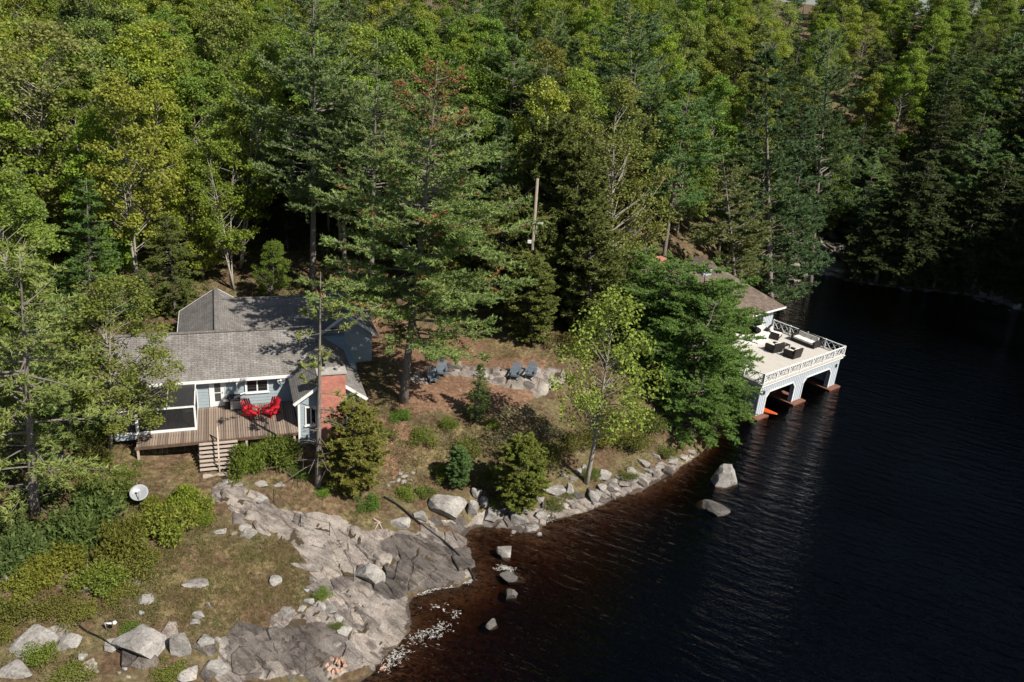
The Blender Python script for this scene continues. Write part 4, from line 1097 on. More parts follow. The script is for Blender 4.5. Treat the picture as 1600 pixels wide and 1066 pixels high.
# ---------------------------------------------------------------- small things on the shore
def ground_path(pts, lift):
    out = []
    for x, y in pts:
        p = G(x, y); out.append((p[0], p[1], max(gz(p[0], p[1]), -.05) + lift))
    return out
def smooth_path(pts, n=5):
    pts = [Vector(p) for p in pts]; out = []
    for i in range(len(pts) - 1):
        a, b, c_, d = pts[max(i - 1, 0)], pts[i], pts[i + 1], pts[min(i + 2, len(pts) - 1)]
        for j in range(n):
            t = j / n
            out.append(.5 * ((2 * b) + (c_ - a) * t + (2 * a - 5 * b + 4 * c_ - d) * t * t + (3 * b - a - 3 * c_ + d) * t ** 3))
    return out + [pts[-1]]
tag(MB().tube(smooth_path(ground_path([(600, 778), (622, 792), (645, 812), (668, 830), (692, 848), (712, 866), (728, 884), (741, 907)], .10)), .065, 8).build('water_hose', M['rubber'], sm=True), 'thick black water hose running down the rocks into the lake', 'hose')
tag(MB().tube(smooth_path(ground_path([(205, 985), (206, 1000), (208, 1018), (190, 1022), (160, 1000), (130, 985), (110, 960), (108, 930)], .12)), .03, 6).build('cable', M['rubber'], sm=True), 'thin black cable lying across the broad flat rock', 'cable')
br = MB().tube(smooth_path(ground_path([(584, 812), (592, 818), (598, 828), (606, 834)], .08)), [.05] * 6 + [.035] * 10, 6)
br.tube(smooth_path(ground_path([(592, 818), (586, 828)], .10), 3), .03, 5)
tag(br.build('driftwood_branch', M['driftwood']), 'bleached forked driftwood branch on the grass above the shelf', 'branch')
hr = empty('iron_railing', G(520, 880), 0, 'thin dark iron posts and cable guarding the path down the shelf', 'railing')
hp = []
for x, y in ((515, 838), (513, 820), (470, 828), (552, 912), (545, 908), (428, 785)):
    p = G(x, y); z = gz(p[0], p[1]); hp.append(Vector((p[0], p[1], z)))
for q in (hp[0], hp[2], hp[3], hp[5]):
    MB().tube([q - hr.location - Vector((0, 0, .1)), q - hr.location + Vector((0, 0, .95))], .022, 6).build('post', M['black'], hr)
o = [hp[5], hp[2], hp[0], hp[3]]
for h_ in (.92,):
    pts = []
    for a, b in zip(o[:-1], o[1:]):
        for j in range(6):
            t = j / 6; q = a.lerp(b, t) - hr.location; pts.append(q + Vector((0, 0, h_ - .22 * t * (1 - t))))
    pts.append(o[-1] - hr.location + Vector((0, 0, h_)))
    MB().tube(pts, .012, 5).build('cable', M['black'], hr)
p = G(168, 985)
wp = empty('standpipe', (p[0], p[1], gz(p[0], p[1])), 0, 'small white bent standpipe with a round cap among the lower left rocks', 'pipe')
MB().tube([(0, 0, -.1), (-.05, 0, .45), (.1, 0, .42), (.42, -.1, .55)], .045, 8).build('pipe', M['white'], wp, True)
MB().lathe([(.001, .5), (.08, .53), (.10, .60), (.08, .67), (.001, .70)], 12, (.46, -.11, 0)).build('cap', M['white'], wp, True)
# utility pole in the clearing edge
pb = PY(828, 450, 66); zb = gz(pb[0], pb[1]); pt = PY(840, 279, 66.5)
up_ = empty('utility_pole', (pb[0], pb[1], zb), 0, 'weathered wooden utility pole with a white cross-arm among the cedars', 'utility pole')
top = Vector((pt[0] - pb[0], pt[1] - pb[1], pt[2] - zb))
MB().tube([(0, 0, -.3), top * .5, top], [.17, .15, .12], 8).build('pole', M['pole'], up_, True)
c1 = top * .72
MB().bar(c1 + Vector((-.15, -.15, 0)), c1 + Vector((.75, -.15, .05)), .12, .12).build('cross_arm', M['white'], up_)
for a in (.35, .7):
    MB().lathe([(.03, 0), (.06, .06), (.03, .12), (.05, .18), (.001, .2)], 8, tuple(c1 + Vector((a, -.15, .06)))).build('insulator', M['dish'], up_)
MB().tube([c1 + Vector((.2, -.16, -.9)), c1 + Vector((.2, -.16, -.1))], .05, 6).build('conduit', M['dish'], up_)
MB().box((c1.x - .42, c1.y - .3, c1.z - 1.75), (c1.x - .1, c1.y - .1, c1.z - 1.5)).build('junction_box', M['white'], up_)
def wire(a, b, sag, label):
    a, b = Vector(a), Vector(b)
    pts = [a.lerp(b, i / 14) - Vector((0, 0, sag * 4 * (i / 14) * (1 - i / 14))) for i in range(15)]
    tag(MB().tube(pts, .016, 4).build('power_line', M['black']), label, 'power line')
tw_ = up_.location + top
wire(tw_ - Vector((0, 0, .3)), PY(700, 120, 92), .6, 'black power line rising left from the utility pole')
wire(tw_ - Vector((0, 0, .5)), cw(11, 8, 4.4), 1.0, 'black service line drooping from the utility pole to the cottage')

# ---------------------------------------------------------------- foam where waves break
def foam(name, pts, width, n, label):
    P = [G(x, y) for x, y in pts]; V, Fc = [], []
    r_ = np.random.default_rng(len(pts) + n)
    seg = np.array([np.hypot(*(b - a)[:2]) for a, b in zip(P[:-1], P[1:])])
    for i in range(n // 6):
        k = r_.choice(len(seg), p=seg / seg.sum()); t = r_.random()
        c_ = (P[k] * (1 - t) + P[k + 1] * t)[:2] + r_.normal(0, width * .7, 2)
        d = (P[k + 1] - P[k])[:2]; a = math.atan2(d[1], d[0]) + r_.normal(0, .9)
        w = r_.uniform(.003, .013); st_ = r_.uniform(.018, .045)
        m_ = int(r_.integers(5, 16)); k0 = len(V)
        for q in range(m_):
            ww = w * r_.uniform(.3, 1.5) * math.sin(math.pi * (q + .6) / (m_ + .2))
            nx_, ny_ = -math.sin(a), math.cos(a); z_ = .006 + .012 * r_.random()
            V += [(c_[0] + nx_ * ww, c_[1] + ny_ * ww, z_), (c_[0], c_[1], z_ + .6 * ww), (c_[0] - nx_ * ww, c_[1] - ny_ * ww, z_)]
            a += r_.normal(0, .95); c_ = c_ + st_ * np.array([math.cos(a), math.sin(a)])
        for q in range(m_ - 1):
            b = k0 + q * 3
            Fc += [(b, b + 1, b + 4, b + 3), (b + 1, b + 2, b + 5, b + 4)]
    me = bpy.data.meshes.new(name); me.from_pydata(V, [], Fc); me.materials.append(M['foam'])
    tag(put(name, me), label, 'foam', kind='stuff')
foam('foam', [(648, 930), (670, 922), (700, 915), (738, 907)], .12, 1500, 'white foam streak along the tip of the bedrock shelf')
foam('foam', [(640, 1000), (660, 1002), (680, 992), (700, 984)], .36, 800, 'white foam swirl in the shallows below the shelf')
foam('foam', [(605, 1045), (612, 1030), (632, 1018)], .36, 800, 'thin foam lacing the water near the fire pit')
foam('foam', [(775, 893), (800, 897)], .22, 420, 'foam over the dark wet rock in the shallows')
foam('foam', [(845, 815), (880, 806), (915, 797)], .12, 420, 'foam line at the foot of the rubble bank')
foam('foam', [(670, 952), (690, 955), (720, 972)], .3, 220, 'scattered foam flecks off the shelf')
foam('foam', [(1258, 433), (1300, 433), (1330, 443), (1350, 447)], .2, 260, 'pale wash along the far cove shore')

# ================================================================== VEGETATION
def nrmz(a):
    return a / (np.linalg.norm(a, axis=-1, keepdims=True) + 1e-9)
def blades(pos, dr, nm, Ls, Ws, shape='tri'):
    """one small leaf face at every position"""
    dr = nrmz(dr); side = nrmz(np.cross(dr, nm))
    Ls = Ls[:, None]; Ws = Ws[:, None]
    n = len(pos)
    if shape == 'tri':
        V = np.stack([pos + side * Ws * .5, pos - side * Ws * .5, pos + dr * Ls], 1).reshape(-1, 3)
        return V, 3, np.arange(n * 3).reshape(n, 3)
    up = nrmz(np.cross(side, dr))
    V = np.stack([pos, pos + dr * Ls * .5 + side * Ws * .5 + up * Ls * .08, pos + dr * Ls, pos + dr * Ls * .5 - side * Ws * .5 + up * Ls * .08], 1).reshape(-1, 3)
    return V, 4, np.arange(n * 4).reshape(n, 4)
NTRI = 0
class Tree:
    pass
def conifer(seed, h, cb, prof, per_m=5, up0=.25, droop=.45, tipup=.25, gap=.2, tl=.26, tw=.075, nn=5, twigf=.34, tdens=3.4, jit=.35, sweep=.0, bare=.0, dead_top=0, lean=0, flat=1.0, rad=None, dead_low=0, wig=.0, hang=0.0):
    r = np.random.default_rng(seed)
    wood = MB()
    rad = rad or h * .0125
    ph = r.uniform(0, 6, 2)
    def axis_pt(z):
        t = z / h
        return np.array([wig * math.sin(t * 3 + ph[0]) * t * h + lean * t * t * h, wig * math.cos(t * 2.4 + ph[1]) * t * h, z])
    zs = np.linspace(0, h, 12)
    wood.tube([axis_pt(z) - (np.array([0, 0, .5]) if z == 0 else 0) for z in zs], [rad * (1.35 if i == 0 else 1) * (1 - .93 * z / h) for i, z in enumerate(zs)], 8)
    P, D, Nn, Dd = [], [], [], []
    z = h * cb
    while z < h * .985:
        t = (z - h * cb) / (h * (1 - cb))
        L0 = prof(t)
        nb = max(1, int(r.poisson(per_m * .85)))
        for _ in range(nb):
            if r.random() < bare: continue
            a = r.uniform(0, 2 * math.pi)
            l = L0 * r.uniform(1 - jit, 1 + jit * .6)
            if l < .25: l = .25
            o = axis_pt(z + r.uniform(-.2, .2))
            hd = np.array([math.cos(a), math.sin(a), 0])
            u0 = up0 + r.normal(0, .10) + .55 * max(0, t - .6)
            dp = droop * r.uniform(.6, 1.3) * (1 - .6 * t)
            f = lambda s: o + hd * l * s[:, None] * np.array([1, 1, 0]) + np.array([0, 0, 1]) * (l * (u0 * s - dp * s * s + tipup * s ** 3))[:, None]
            sb = np.linspace(0, 1, 5)
            wood.tube(f(sb), [max(.009, .016 * l * (1 - .85 * s)) for s in sb], 4, False)
            nt = max(4, int(l * tdens * 1.5))
            s = np.r_[r.uniform(.18 if l < 1.5 else .3, 1, nt), 1.0, .93]
            for si in s:
                b0 = f(np.array([si]))[0]
                sg = r.choice([-1, 1]); an = a + sg * r.uniform(.35, 1.15) * (1 if si < .92 else .35)
                ln = max(.18, l * twigf * (1.08 - .75 * si) * r.uniform(.6, 1.25))
                td = np.array([math.cos(an), math.sin(an), r.normal(.14, .20) - hang])
                k = max(2, int(ln / (gap * .8)))
                q = (np.arange(k) + r.uniform(.3, 1.0)) / k
                pts = b0 + td * (q * ln)[:, None] + r.normal(0, .05, (k, 3)) * np.array([1, 1, .7])
                pts = np.repeat(pts, nn + 3, 0)
                m_ = len(pts)
                d = td * .75 + r.normal(0, .55, (m_, 3)) * np.array([1, 1, .55 * flat]) + np.array([0, 0, .16 - hang * .8])
                P.append(pts); D.append(d)
                Nn.append(np.array([0, 0, 1]) + r.normal(0, .45, (m_, 3)))
                Dd.append(np.full(m_, 1.0 if (dead_top and t > .70 + .22 * r.random() and r.random() < dead_top) or (dead_top and r.random() < .035) else 0.0))
        z += r.uniform(.35, .75) * (1.9 / max(1.2, per_m ** .5))
    for i in range(dead_low):
        z = h * cb * r.uniform(.25, 1); a = r.uniform(0, 6.28); l = r.uniform(.5, 1.6)
        o = axis_pt(z); e = o + np.array([math.cos(a) * l, math.sin(a) * l, r.uniform(-.5, .2) * l])
        wood.tube([o, o * .5 + e * .5 + np.array([0, 0, .08]), e], [.03, .02, .008], 4, False)
        for j in range(2):
            m0 = o + (e - o) * r.uniform(.4, .9); wood.tube([m0, m0 + r.normal(0, .25, 3)], [.012, .005], 3, False)
    P = np.concatenate(P); D = np.concatenate(D); Nn = np.concatenate(Nn); Dd = np.concatenate(Dd)
    V, k, idx = blades(P, D, Nn, r.uniform(.7, 1.3, len(P)) * tl * .95, r.uniform(.7, 1.3, len(P)) * tw * 1.2)
    global NTRI
    NTRI += len(idx)
    T = Tree(); T.h = h
    T.crown = np_mesh('crown', V, k, idx, M['needle_dead'] if dead_top else M['needle'])
    if dead_top:
        at = T.crown.attributes.new('dead', 'FLOAT', 'POINT'); at.data.foreach_set('value', np.repeat(Dd, 3).astype(np.float32))
    T.trunk = wood.mesh('trunk', M['bark_pine'], True)
    return T
def broadleaf(seed, h, spread, cb, ncl, per, leaf=.2, clr=.75, barkm='bark_grey', stems=1, lean=0, shell=.35, flat=.6, rad=None):
    """trunk, limbs bending out to clumps of leaves spread unevenly through the crown"""
    r = np.random.default_rng(seed)
    wood = MB(); rad = rad or h * .011
    stemp = []
    for s in range(stems):
        a = r.uniform(0, 6.28); off = 0 if stems == 1 else r.uniform(.06, .16)
        ph = r.uniform(0, 6)
        pts = []
        for z in np.linspace(0, h * .9, 9):
            t = z / h
            pts.append(np.array([math.cos(a) * off * z + .018 * h * math.sin(4 * t + ph) + lean * t * t * h, math.sin(a) * off * z + .018 * h * math.cos(3.3 * t + ph) - .018 * h * math.cos(ph) * (1 - t), z]))
        pts[0][2] -= .4
        wood.tube(pts, [rad * (1.3 if i == 0 else 1) * (1 - .9 * i / 8) for i in range(9)], 7)
        stemp.append(np.array(pts))
    lob = r.uniform(.7, 1.15, 7)
    C = []
    while len(C) < ncl:
        t = r.uniform(cb, 1); a = r.uniform(0, 6.28)
        env = math.sin(math.pi * min(1, ((t - cb) / (1 - cb)) * .82 + .16)) ** .65 * lob[int(a / 6.29 * 7)]
        q = (r.uniform(shell, 1)) ** .6 * env * spread
        ax_ = stemp[r.integers(stems)]; c0 = ax_[min(8, int(t / .9 * 8))]
        c_ = np.array([c0[0] + q * math.cos(a), c0[1] + q * math.sin(a), t * h + .12 * h * (1 - q / spread) * (t - .3)])
        C.append((c_, ax_))
    P, D, Nn = [], [], []
    for c_, ax_ in C:
        hd = np.hypot(c_[0] - ax_[4][0], c_[1] - ax_[4][1])
        zb = max(h * cb * .7, c_[2] - hd * r.uniform(.5, 1.0) - .3)
        i = zb / (h * .9) * 8; i0 = int(min(7, i)); b0 = ax_[i0] + (ax_[i0 + 1] - ax_[i0]) * (i - i0)
        m0 = b0 * .45 + c_ * .55 + np.array([0, 0, -.12 * hd]) + r.normal(0, .12, 3)
        rr_ = max(.012, .0085 * np.linalg.norm(c_ - b0))
        wood.tube([b0, m0, c_], [rr_ * 1.2, rr_ * .7, .008], 4, False)
        k = int(per * 1.9 * r.uniform(.55, 1.4)); R0 = clr * r.uniform(.65, 1.3)
        u = nrmz(r.normal(0, 1, (k, 3))) * (r.random((k, 1)) ** .45) * R0 * np.array([1, 1, flat])
        u[:, 2] -= .12 * (u[:, 0] ** 2 + u[:, 1] ** 2) / R0
        P.append(c_ + u); D.append(nrmz(u) * .6 + r.normal(0, .6, (k, 3)) + np.array([0, 0, -.1])); Nn.append(np.array([0, 0, .9]) + nrmz(u) * .35 + r.normal(0, .5, (k, 3)))
    P = np.concatenate(P); D = np.concatenate(D); Nn = np.concatenate(Nn)
    V, k, idx = blades(P, D, Nn, r.uniform(.65, 1.25, len(P)) * leaf * 1.2, r.uniform(.65, 1.2, len(P)) * leaf * .95, 'quad')
    global NTRI
    NTRI += len(idx) * 2
    T = Tree(); T.h = h
    T.crown = np_mesh('crown', V, k, idx, M['leaf'])
    T.trunk = wood.mesh('trunk', M[barkm], True)
    return T
pine_prof = lambda R0: (lambda t: R0 * (.55 + 1.0 * t - 1.5 * t * t) * 1.25 if t < .5 else R0 * (1 - t) ** .8 * 1.38 + .25)
cone_prof = lambda R0: (lambda t: R0 * (1 - t) ** .85 * min(1, .7 + 2.5 * t) + .18)
oval_prof = lambda R0: (lambda t: R0 * math.sin(math.pi * min(1, t * .86 + .14)) ** .7 + .15)
K = {}
K['pine'] = [conifer(11 + i, 20, cb, pine_prof(rd), 4.6, .22, .42, .34, .21, .30, .085, 5, .36, 3.0, .45, bare=.05, wig=.008) for i, (cb, rd) in enumerate(((.22, 3.9), (.30, 4.4), (.16, 3.5), (.36, 4.0)))]
K['spruce'] = [conifer(31 + i, 17, cb, cone_prof(rd), 6.0, .12, .40, .28, .22, .27, .085, 4, .30, 3.4, .28) for i, (cb, rd) in enumerate(((.06, 3.0), (.10, 3.5), (.05, 2.6)))]
K['hemlock'] = [conifer(51 + i, 17, cb, oval_prof(rd), 6.5, .10, .42, .06, .23, .27, .105, 4, .36, 3.2, .35, hang=.14) for i, (cb, rd) in enumerate(((.05, 3.4), (.08, 3.9), (.04, 2.9)))]
K['cedar'] = [conifer(71 + i, 10, .03, oval_prof(rd), 10, .38, .36, .22, .2, .24, .11, 4, .34, 4.2, .3, flat=1.6) for i, rd in enumerate((1.6, 2.0, 1.35))]
K['maple'] = [broadleaf(91 + i, 16, sp, cb, n, per, lf, cr, 'bark_grey', sh) for i, (sp, cb, n, per, lf, cr, sh) in enumerate(((4.6, .12, 130, 100, .21, .85, 1), (5.2, .14, 150, 95, .21, .9, 2), (4.0, .12, 115, 105, .2, .8, 1), (4.6, .2, 125, 95, .22, .9, 1), (5.0, .1, 160, 90, .2, .8, 1)))]
K['birch'] = [broadleaf(121 + i, 17, 3.4, .30, 110, 75, .2, .7, 'bark_pale', 2 + i, shell=.2, rad=.11) for i in range(2)]
K['sparse'] = [broadleaf(131 + i, 16, 4.4, .25, 130, 55, .17, .75, 'bark_grey', 1, shell=.15, rad=.13) for i in range(2)]
SP = {'pine': ('white_pine', 'pine', (.105, .150, .048)), 'spruce': ('spruce_tree', 'spruce', (.078, .115, .040)), 'hemlock': ('hemlock_tree', 'hemlock', (.068, .088, .028)),
      'cedar': ('cedar_tree', 'cedar', (.115, .125, .03)), 'maple': ('maple_tree', 'maple', (.16, .19, .028)), 'birch': ('birch_tree', 'birch', (.125, .15, .026)), 'sparse': ('budding_tree', 'tree', (.165, .175, .045))}
def place(kind, var, base, h, rz, colr, label=None, group=None, wide=1.0, tilt=(0, 0), name=None, T=None, cat=None):
    T = T or K[kind][var]
    t = empty(name or SP[kind][0], base, 0, label, cat or SP[kind][1], group)
    s = h / T.h
    t.rotation_euler = (tilt[0], tilt[1], rz)
    if tilt != (0, 0):
        t.rotation_mode = 'ZXY'; t.rotation_euler = (tilt[0], tilt[1], 0); 
    t.scale = (s * wide, s * wide, s)
    a = put('trunk', T.trunk, t); b = put('crown', T.crown, t)
    if tilt != (0, 0):
        a.rotation_euler = b.rotation_euler = (0, 0, rz)
    g_ = 1.8 if kind in ('pine', 'spruce', 'hemlock', 'cedar') and T.crown.materials[0].name.startswith('needle') else 1.3
    b.color = (*[v * g_ for v in colr], 1)
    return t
taken = []
def hero(kind, var, bpx, tpx, label, colr=None, wide=1.0, Y=None, rz=None, T=None, name=None, lean=True, group=None, cat=None):
    """a tree by its foot (seen, or at depth Y) and its top"""
    if Y is None:
        b = G(*bpx); 
    else:
        b = PY(bpx[0], bpx[1], Y)
    z = gz(b[0], b[1]); tp = PY(tpx[0], tpx[1], b[1])
    h = math.hypot(tp[2] - z, tp[0] - b[0]) if lean else tp[2] - z
    taken.append((b[0], b[1], 2.6 if h > 8 else 1.0))
    ang = math.atan2(tp[0] - b[0], tp[2] - z) if lean else 0
    return place(kind, var, (b[0], b[1], z), h, random.uniform(0, 6) if rz is None else rz, colr or SP[kind][2], label, group, wide, (0, ang) if lean else (0, 0), name, T, cat)

# ---- trees one can point at
big = conifer(201, 26, .21, pine_prof(7.4), 5.0, .14, .46, .36, .2, .28, .07, 5, .34, 2.8, .55, bare=.10, dead_top=.75, rad=.34, wig=.006)
hero('pine', 0, (630, 627), (684, 96), 'tallest pine right of the cottage with a browned top', (.145, .185, .058), T=big, rz=.6)
slim = conifer(203, 11, .42, lambda t: 1.5 * (1 - t) ** .5 * (.4 + .6 * abs(math.sin(t * 9))) + .3, 2.0, .15, .35, .3, .2, .24, .06, 5, .4, 2.6, .5, bare=.3, rad=.16, dead_low=26)
hero('pine', 0, (497, 760), (501, 425), 'thin half-bare pine standing in front of the brick chimney', (.14, .155, .045), T=slim)
lp = conifer(205, 13, .14, pine_prof(3.9), 5.2, .12, .36, .30, .2, .26, .07, 5, .36, 2.8, .5, bare=.15, rad=.22, dead_low=8)
hero('pine', 0, (54, 802), (30, 392), 'ragged pine at the left edge in front of the forest', (.135, .155, .045), T=lp)
hero('sparse', 0, (172, 700), (185, 450), 'leafy crooked tree overhanging the screened porch', (.14, .155, .03), wide=1.3)
young = broadleaf(211, 8, 2.4, .42, 90, 34, .115, .46, 'bark_grey', 1, shell=.1, flat=.8, rad=.11)
hero('maple', 0, (914, 756), (966, 486), 'young bright green maple leaning over the stony shore', (.21, .25, .045), T=young, rz=1.0)
tall = conifer(207, 25, .30, pine_prof(5.6), 4.6, .24, .40, .42, .21, .3, .08, 5, .36, 2.8, .45, bare=.14, rad=.3, wig=.004)
hero('pine', 0, (488, 440), (492, -40), 'tall straight pine with layered boughs behind the cottage', (.12, .155, .06), Y=70, T=tall)
hero('pine', 1, (578, 490), (590, 60), 'pine with a bare grey trunk directly behind the cottage roof', (.115, .145, .05), Y=67.5, T=conifer(209, 23, .36, pine_prof(5.0), 4.4, .2, .4, .36, .21, .3, .08, 5, .36, 2.8, .45, bare=.1, rad=.3))
# the pine over the boathouse: low, broad, leaning out to the water
dome = lambda R0: (lambda t: R0 * (1 - t * t) ** .5 * min(1, .8 + t) + .3)
bp = conifer(221, 13, .14, dome(6.0), 5.6, .10, .30, .16, .2, .27, .085, 6, .40, 3.0, .4, rad=.30, lean=.10, wig=.012, bare=.04)
bp2 = conifer(222, 7, .05, dome(3.9), 6.0, .14, .36, .18, .2, .26, .085, 6, .42, 3.2, .4, rad=.16, lean=.08, wig=.012)
for bx_, tx_, Y_, T_, lab in (((1036, 600), (1056, 410), 66, bp, 'broad dark green pine spreading over the boathouse roof'), ((1072, 650), (1085, 470), 61.5, bp, 'leaning pine whose boughs hang over the boathouse terrace'),
                              ((1112, 672), (1112, 590), 59.5, bp2, 'low bushy pine at the water beside the left boat slip'), ((1075, 690), (1062, 590), 57.5, bp2, 'low bushy pine on the bank below the leaning pine'),
                              ((1078, 600), (1100, 412), 66.6, bp, 'upright pine hiding the lakeward half of the boathouse roof'), ((1010, 640), (1015, 520), 62, bp2, 'bushy pine between the young maple and the broad pine'), ((1000, 520), (1010, 385), 73, bp, 'dark pine at the landward corner of the boathouse roof')):
    hero('pine', 0, bx_, tx_, lab, (.098, .15, .034), T=T_, lean=False, Y=Y_, rz=bx_[0] * 1.7)
hero('pine', 0, (1160, 470), (1130, 240), 'pine with a faded tan crown behind the boathouse roof', (.13, .14, .05), Y=88, wide=1.2)
hero('spruce', 0, (1215, 440), (1195, 70), 'dark slender spruce beside the cove', (.062, .092, .036), Y=96)
hero('spruce', 1, (1240, 400), (1262, 165), 'bluish young spruce at the head of the cove', (.062, .098, .04), Y=101)
hero('pine', 1, (1285, 360), (1300, 45), 'lone open pine rising from the dark cove shore', (.075, .105, .04), Y=108, wide=.8)
hero('spruce', 2, (1350, 372), (1358, 282), 'small spruce sapling on the dark cove rock', (.05, .075, .035), Y=110)
hero('pine', 3, (985, 330), (985, -15), 'tall blue-green pine above the middle of the forest', (.085, .122, .05), Y=98, wide=1.1)
hero('sparse', 1, (962, 480), (962, 150), 'orange-tinged budding tree with pale limbs right of the utility pole', (.165, .175, .04), Y=75)
hero('maple', 2, (845, 420), (850, 85), 'rust-tinted maple in the wood above the utility pole', (.16, .155, .035), Y=92)
for i, (x, y, t_, Y, w, lab) in enumerate([(905, 500, 235, 70, 1.1, 'tall cedar right of the utility pole'), (872, 500, 190, 73, 1.0, 'narrow cedar close behind the utility pole'), (845, 480, 330, 68, 1.2, 'dense cedar left foot of the utility pole'),
                                         (925, 515, 330, 67, 1.2, 'dark cedar in front of the budding tree'), (795, 520, 300, 67.5, 1.1, 'olive cedar behind the grey armchairs'), (960, 500, 400, 71, 1.3, 'squat cedar at the edge of the clearing')]):
    hero('cedar', i % 3, (x, y), (x - 4, t_), lab, (.085, .095, .026), Y=Y, wide=w)
hero('cedar', 2, (832, 520), (826, 400), 'low cedar hiding the foot of the utility pole', (.10, .11, .028), Y=64.5, wide=1.7)
hero('birch', 0, (370, 420), (392, 95), 'birch with two pale stems left behind the cottage', (.16, .195, .03), Y=72)
hero('birch', 1, (362, 415), (330, 220), 'small pale-stemmed birch leaning in front of the dark gap', (.16, .20, .03), Y=68, wide=1.0)
hero('spruce', 1, (150, 560), (135, 280), 'dense green pine behind the porch tree', (.075, .118, .03), Y=58, wide=1.25)
hero('hemlock', 0, (275, 500), (260, 330), 'round olive hemlock behind the porch roof', (.085, .10, .024), Y=62)
hero('maple', 0, (240, 480), (245, 150), 'yellow maple standing out in the left wood', (.22, .235, .034), Y=74)
hero('maple', 1, (320, 470), (300, 255), 'yellow-green maple left of the dark gap', (.20, .225, .03), Y=69)
hero('sparse', 1, (75, 480), (60, 60), 'thin-leaved tan tree with pale limbs in the left wood', (.18, .185, .055), Y=68, wide=1.2)
hero('maple', 3, (420, 470), (430, 385), 'small leafy maple between cottage roof and dark wood', (.12, .16, .025), Y=66.5)
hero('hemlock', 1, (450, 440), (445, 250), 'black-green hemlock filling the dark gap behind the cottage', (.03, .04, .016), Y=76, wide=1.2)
for x, y, t_, Y, v in ((10, 620, 420, 52, 0), (90, 600, 430, 54, 1), (205, 560, 400, 63, 2), (-30, 700, 430, 46, 1)):
    pass
hero('maple', 4, (15, 640), (0, 470), 'leafy tree cut by the left edge behind the ragged pine', (.12, .14, .025), Y=52)
hero('maple', 2, (110, 620), (105, 470), 'olive leafy tree between the ragged pine and the porch', (.12, .13, .025), Y=54.5)
lp2 = conifer(206, 10, .08, pine_prof(3.4), 4.4, .10, .38, .30, .2, .26, .07, 6, .38, 3.0, .45, bare=.08, rad=.15)
hero('pine', 0, (112, 690), (98, 475), 'feathery young pine between the ragged pine and the porch tree', (.125, .16, .045), T=lp2)
hero('pine', 0, (10, 740), (-10, 520), 'feathery pine cut by the left edge in front of the ragged pine', (.11, .15, .042), T=lp2)
hero('maple', 2, (150, 660), (150, 540), 'low leafy tree against the left end of the porch', (.16, .185, .03), wide=1.2)
hero('hemlock', 2, (65, 640), (62, 480), 'dense olive hemlock behind the ragged pine', (.085, .11, .03), Y=50)
hero('hemlock', 2, (215, 560), (225, 420), 'small hemlock behind the porch tree', (.08, .10, .025), Y=60)
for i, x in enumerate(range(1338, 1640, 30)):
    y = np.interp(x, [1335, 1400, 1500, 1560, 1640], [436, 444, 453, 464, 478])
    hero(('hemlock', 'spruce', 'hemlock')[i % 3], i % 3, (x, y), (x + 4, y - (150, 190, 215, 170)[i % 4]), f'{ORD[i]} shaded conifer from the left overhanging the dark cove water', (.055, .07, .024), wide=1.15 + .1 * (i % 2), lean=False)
# cedars and saplings on the slope
hero('cedar', 1, (552, 768), (560, 632), 'large brownish cedar beside the brick chimney', (.115, .11, .026), wide=1.35, lean=False)
hero('cedar', 0, (715, 760), (713, 700), 'small bluish cedar above the big flat-faced boulder', (.075, .115, .035), wide=1.5, lean=False)
hero('cedar', 1, (810, 796), (812, 684), 'round yellow-green cedar at the water edge', (.105, .115, .022), wide=1.45, lean=False)
hero('spruce', 0, (746, 655), (748, 568), 'small soft-needled sapling between the two pairs of grey armchairs', (.085, .12, .03), wide=1.3, lean=False)

# ---- the wood behind
def in_rect(x, y, o, e1, e2, u0, u1, v0, v1):
    d = (x - o[0], y - o[1]); a = d[0] * e1[0] + d[1] * e1[1]; b = d[0] * e2[0] + d[1] * e2[1]
    return u0 < a < u1 and v0 < b < v1
FB = [(-90, 30), (-45, 36), (-36, 42), (-31, 50), (-28, 60), (-24, 68), (-5, 69), (2, 67), (8, 66), (12, 68), (15, 80), (20, 92), (27, 101), (33, 107), (60, 103), (70, 98), (70.5, 58), (150, 40)]
fr = random.Random(5)
cand = []
yy = 32.0
while yy < 236:
    step = 5.3 if yy < 95 else (6.4 if yy < 130 else 8.2 if yy < 180 else 9.5)
    xx = -yy * .74 - 14
    while xx < yy * .74 + (34 if 55 < yy < 135 else 10):
        x, y = xx + fr.uniform(-.42, .42) * step, yy + fr.uniform(-.42, .42) * step
        xx += step
        if 64 < x < 71 and y < 97 and x < .62 * y + 15: continue
        yb = np.interp(x, [p[0] for p in FB], [p[1] for p in FB])
        if y < yb or in_rect(x, y, CO, cu, cv, -7, 16, -9, 16) or in_rect(x, y, BO, be1, be2, -16, 3, -3, 21): continue
        if any((x - a) ** 2 + (y - b) ** 2 < d * d for a, b, d in taken): continue
        cand.append((x, y))
    yy += step * .92
cz = ground_z(np.array([c_[0] for c_ in cand]), np.array([c_[1] for c_ in cand]))
GREENS = [(.16, .215, .026), (.185, .23, .03), (.15, .205, .036), (.215, .24, .04), (.17, .21, .05), (.155, .20, .03), (.19, .215, .036), (.14, .195, .03)]
forest = []
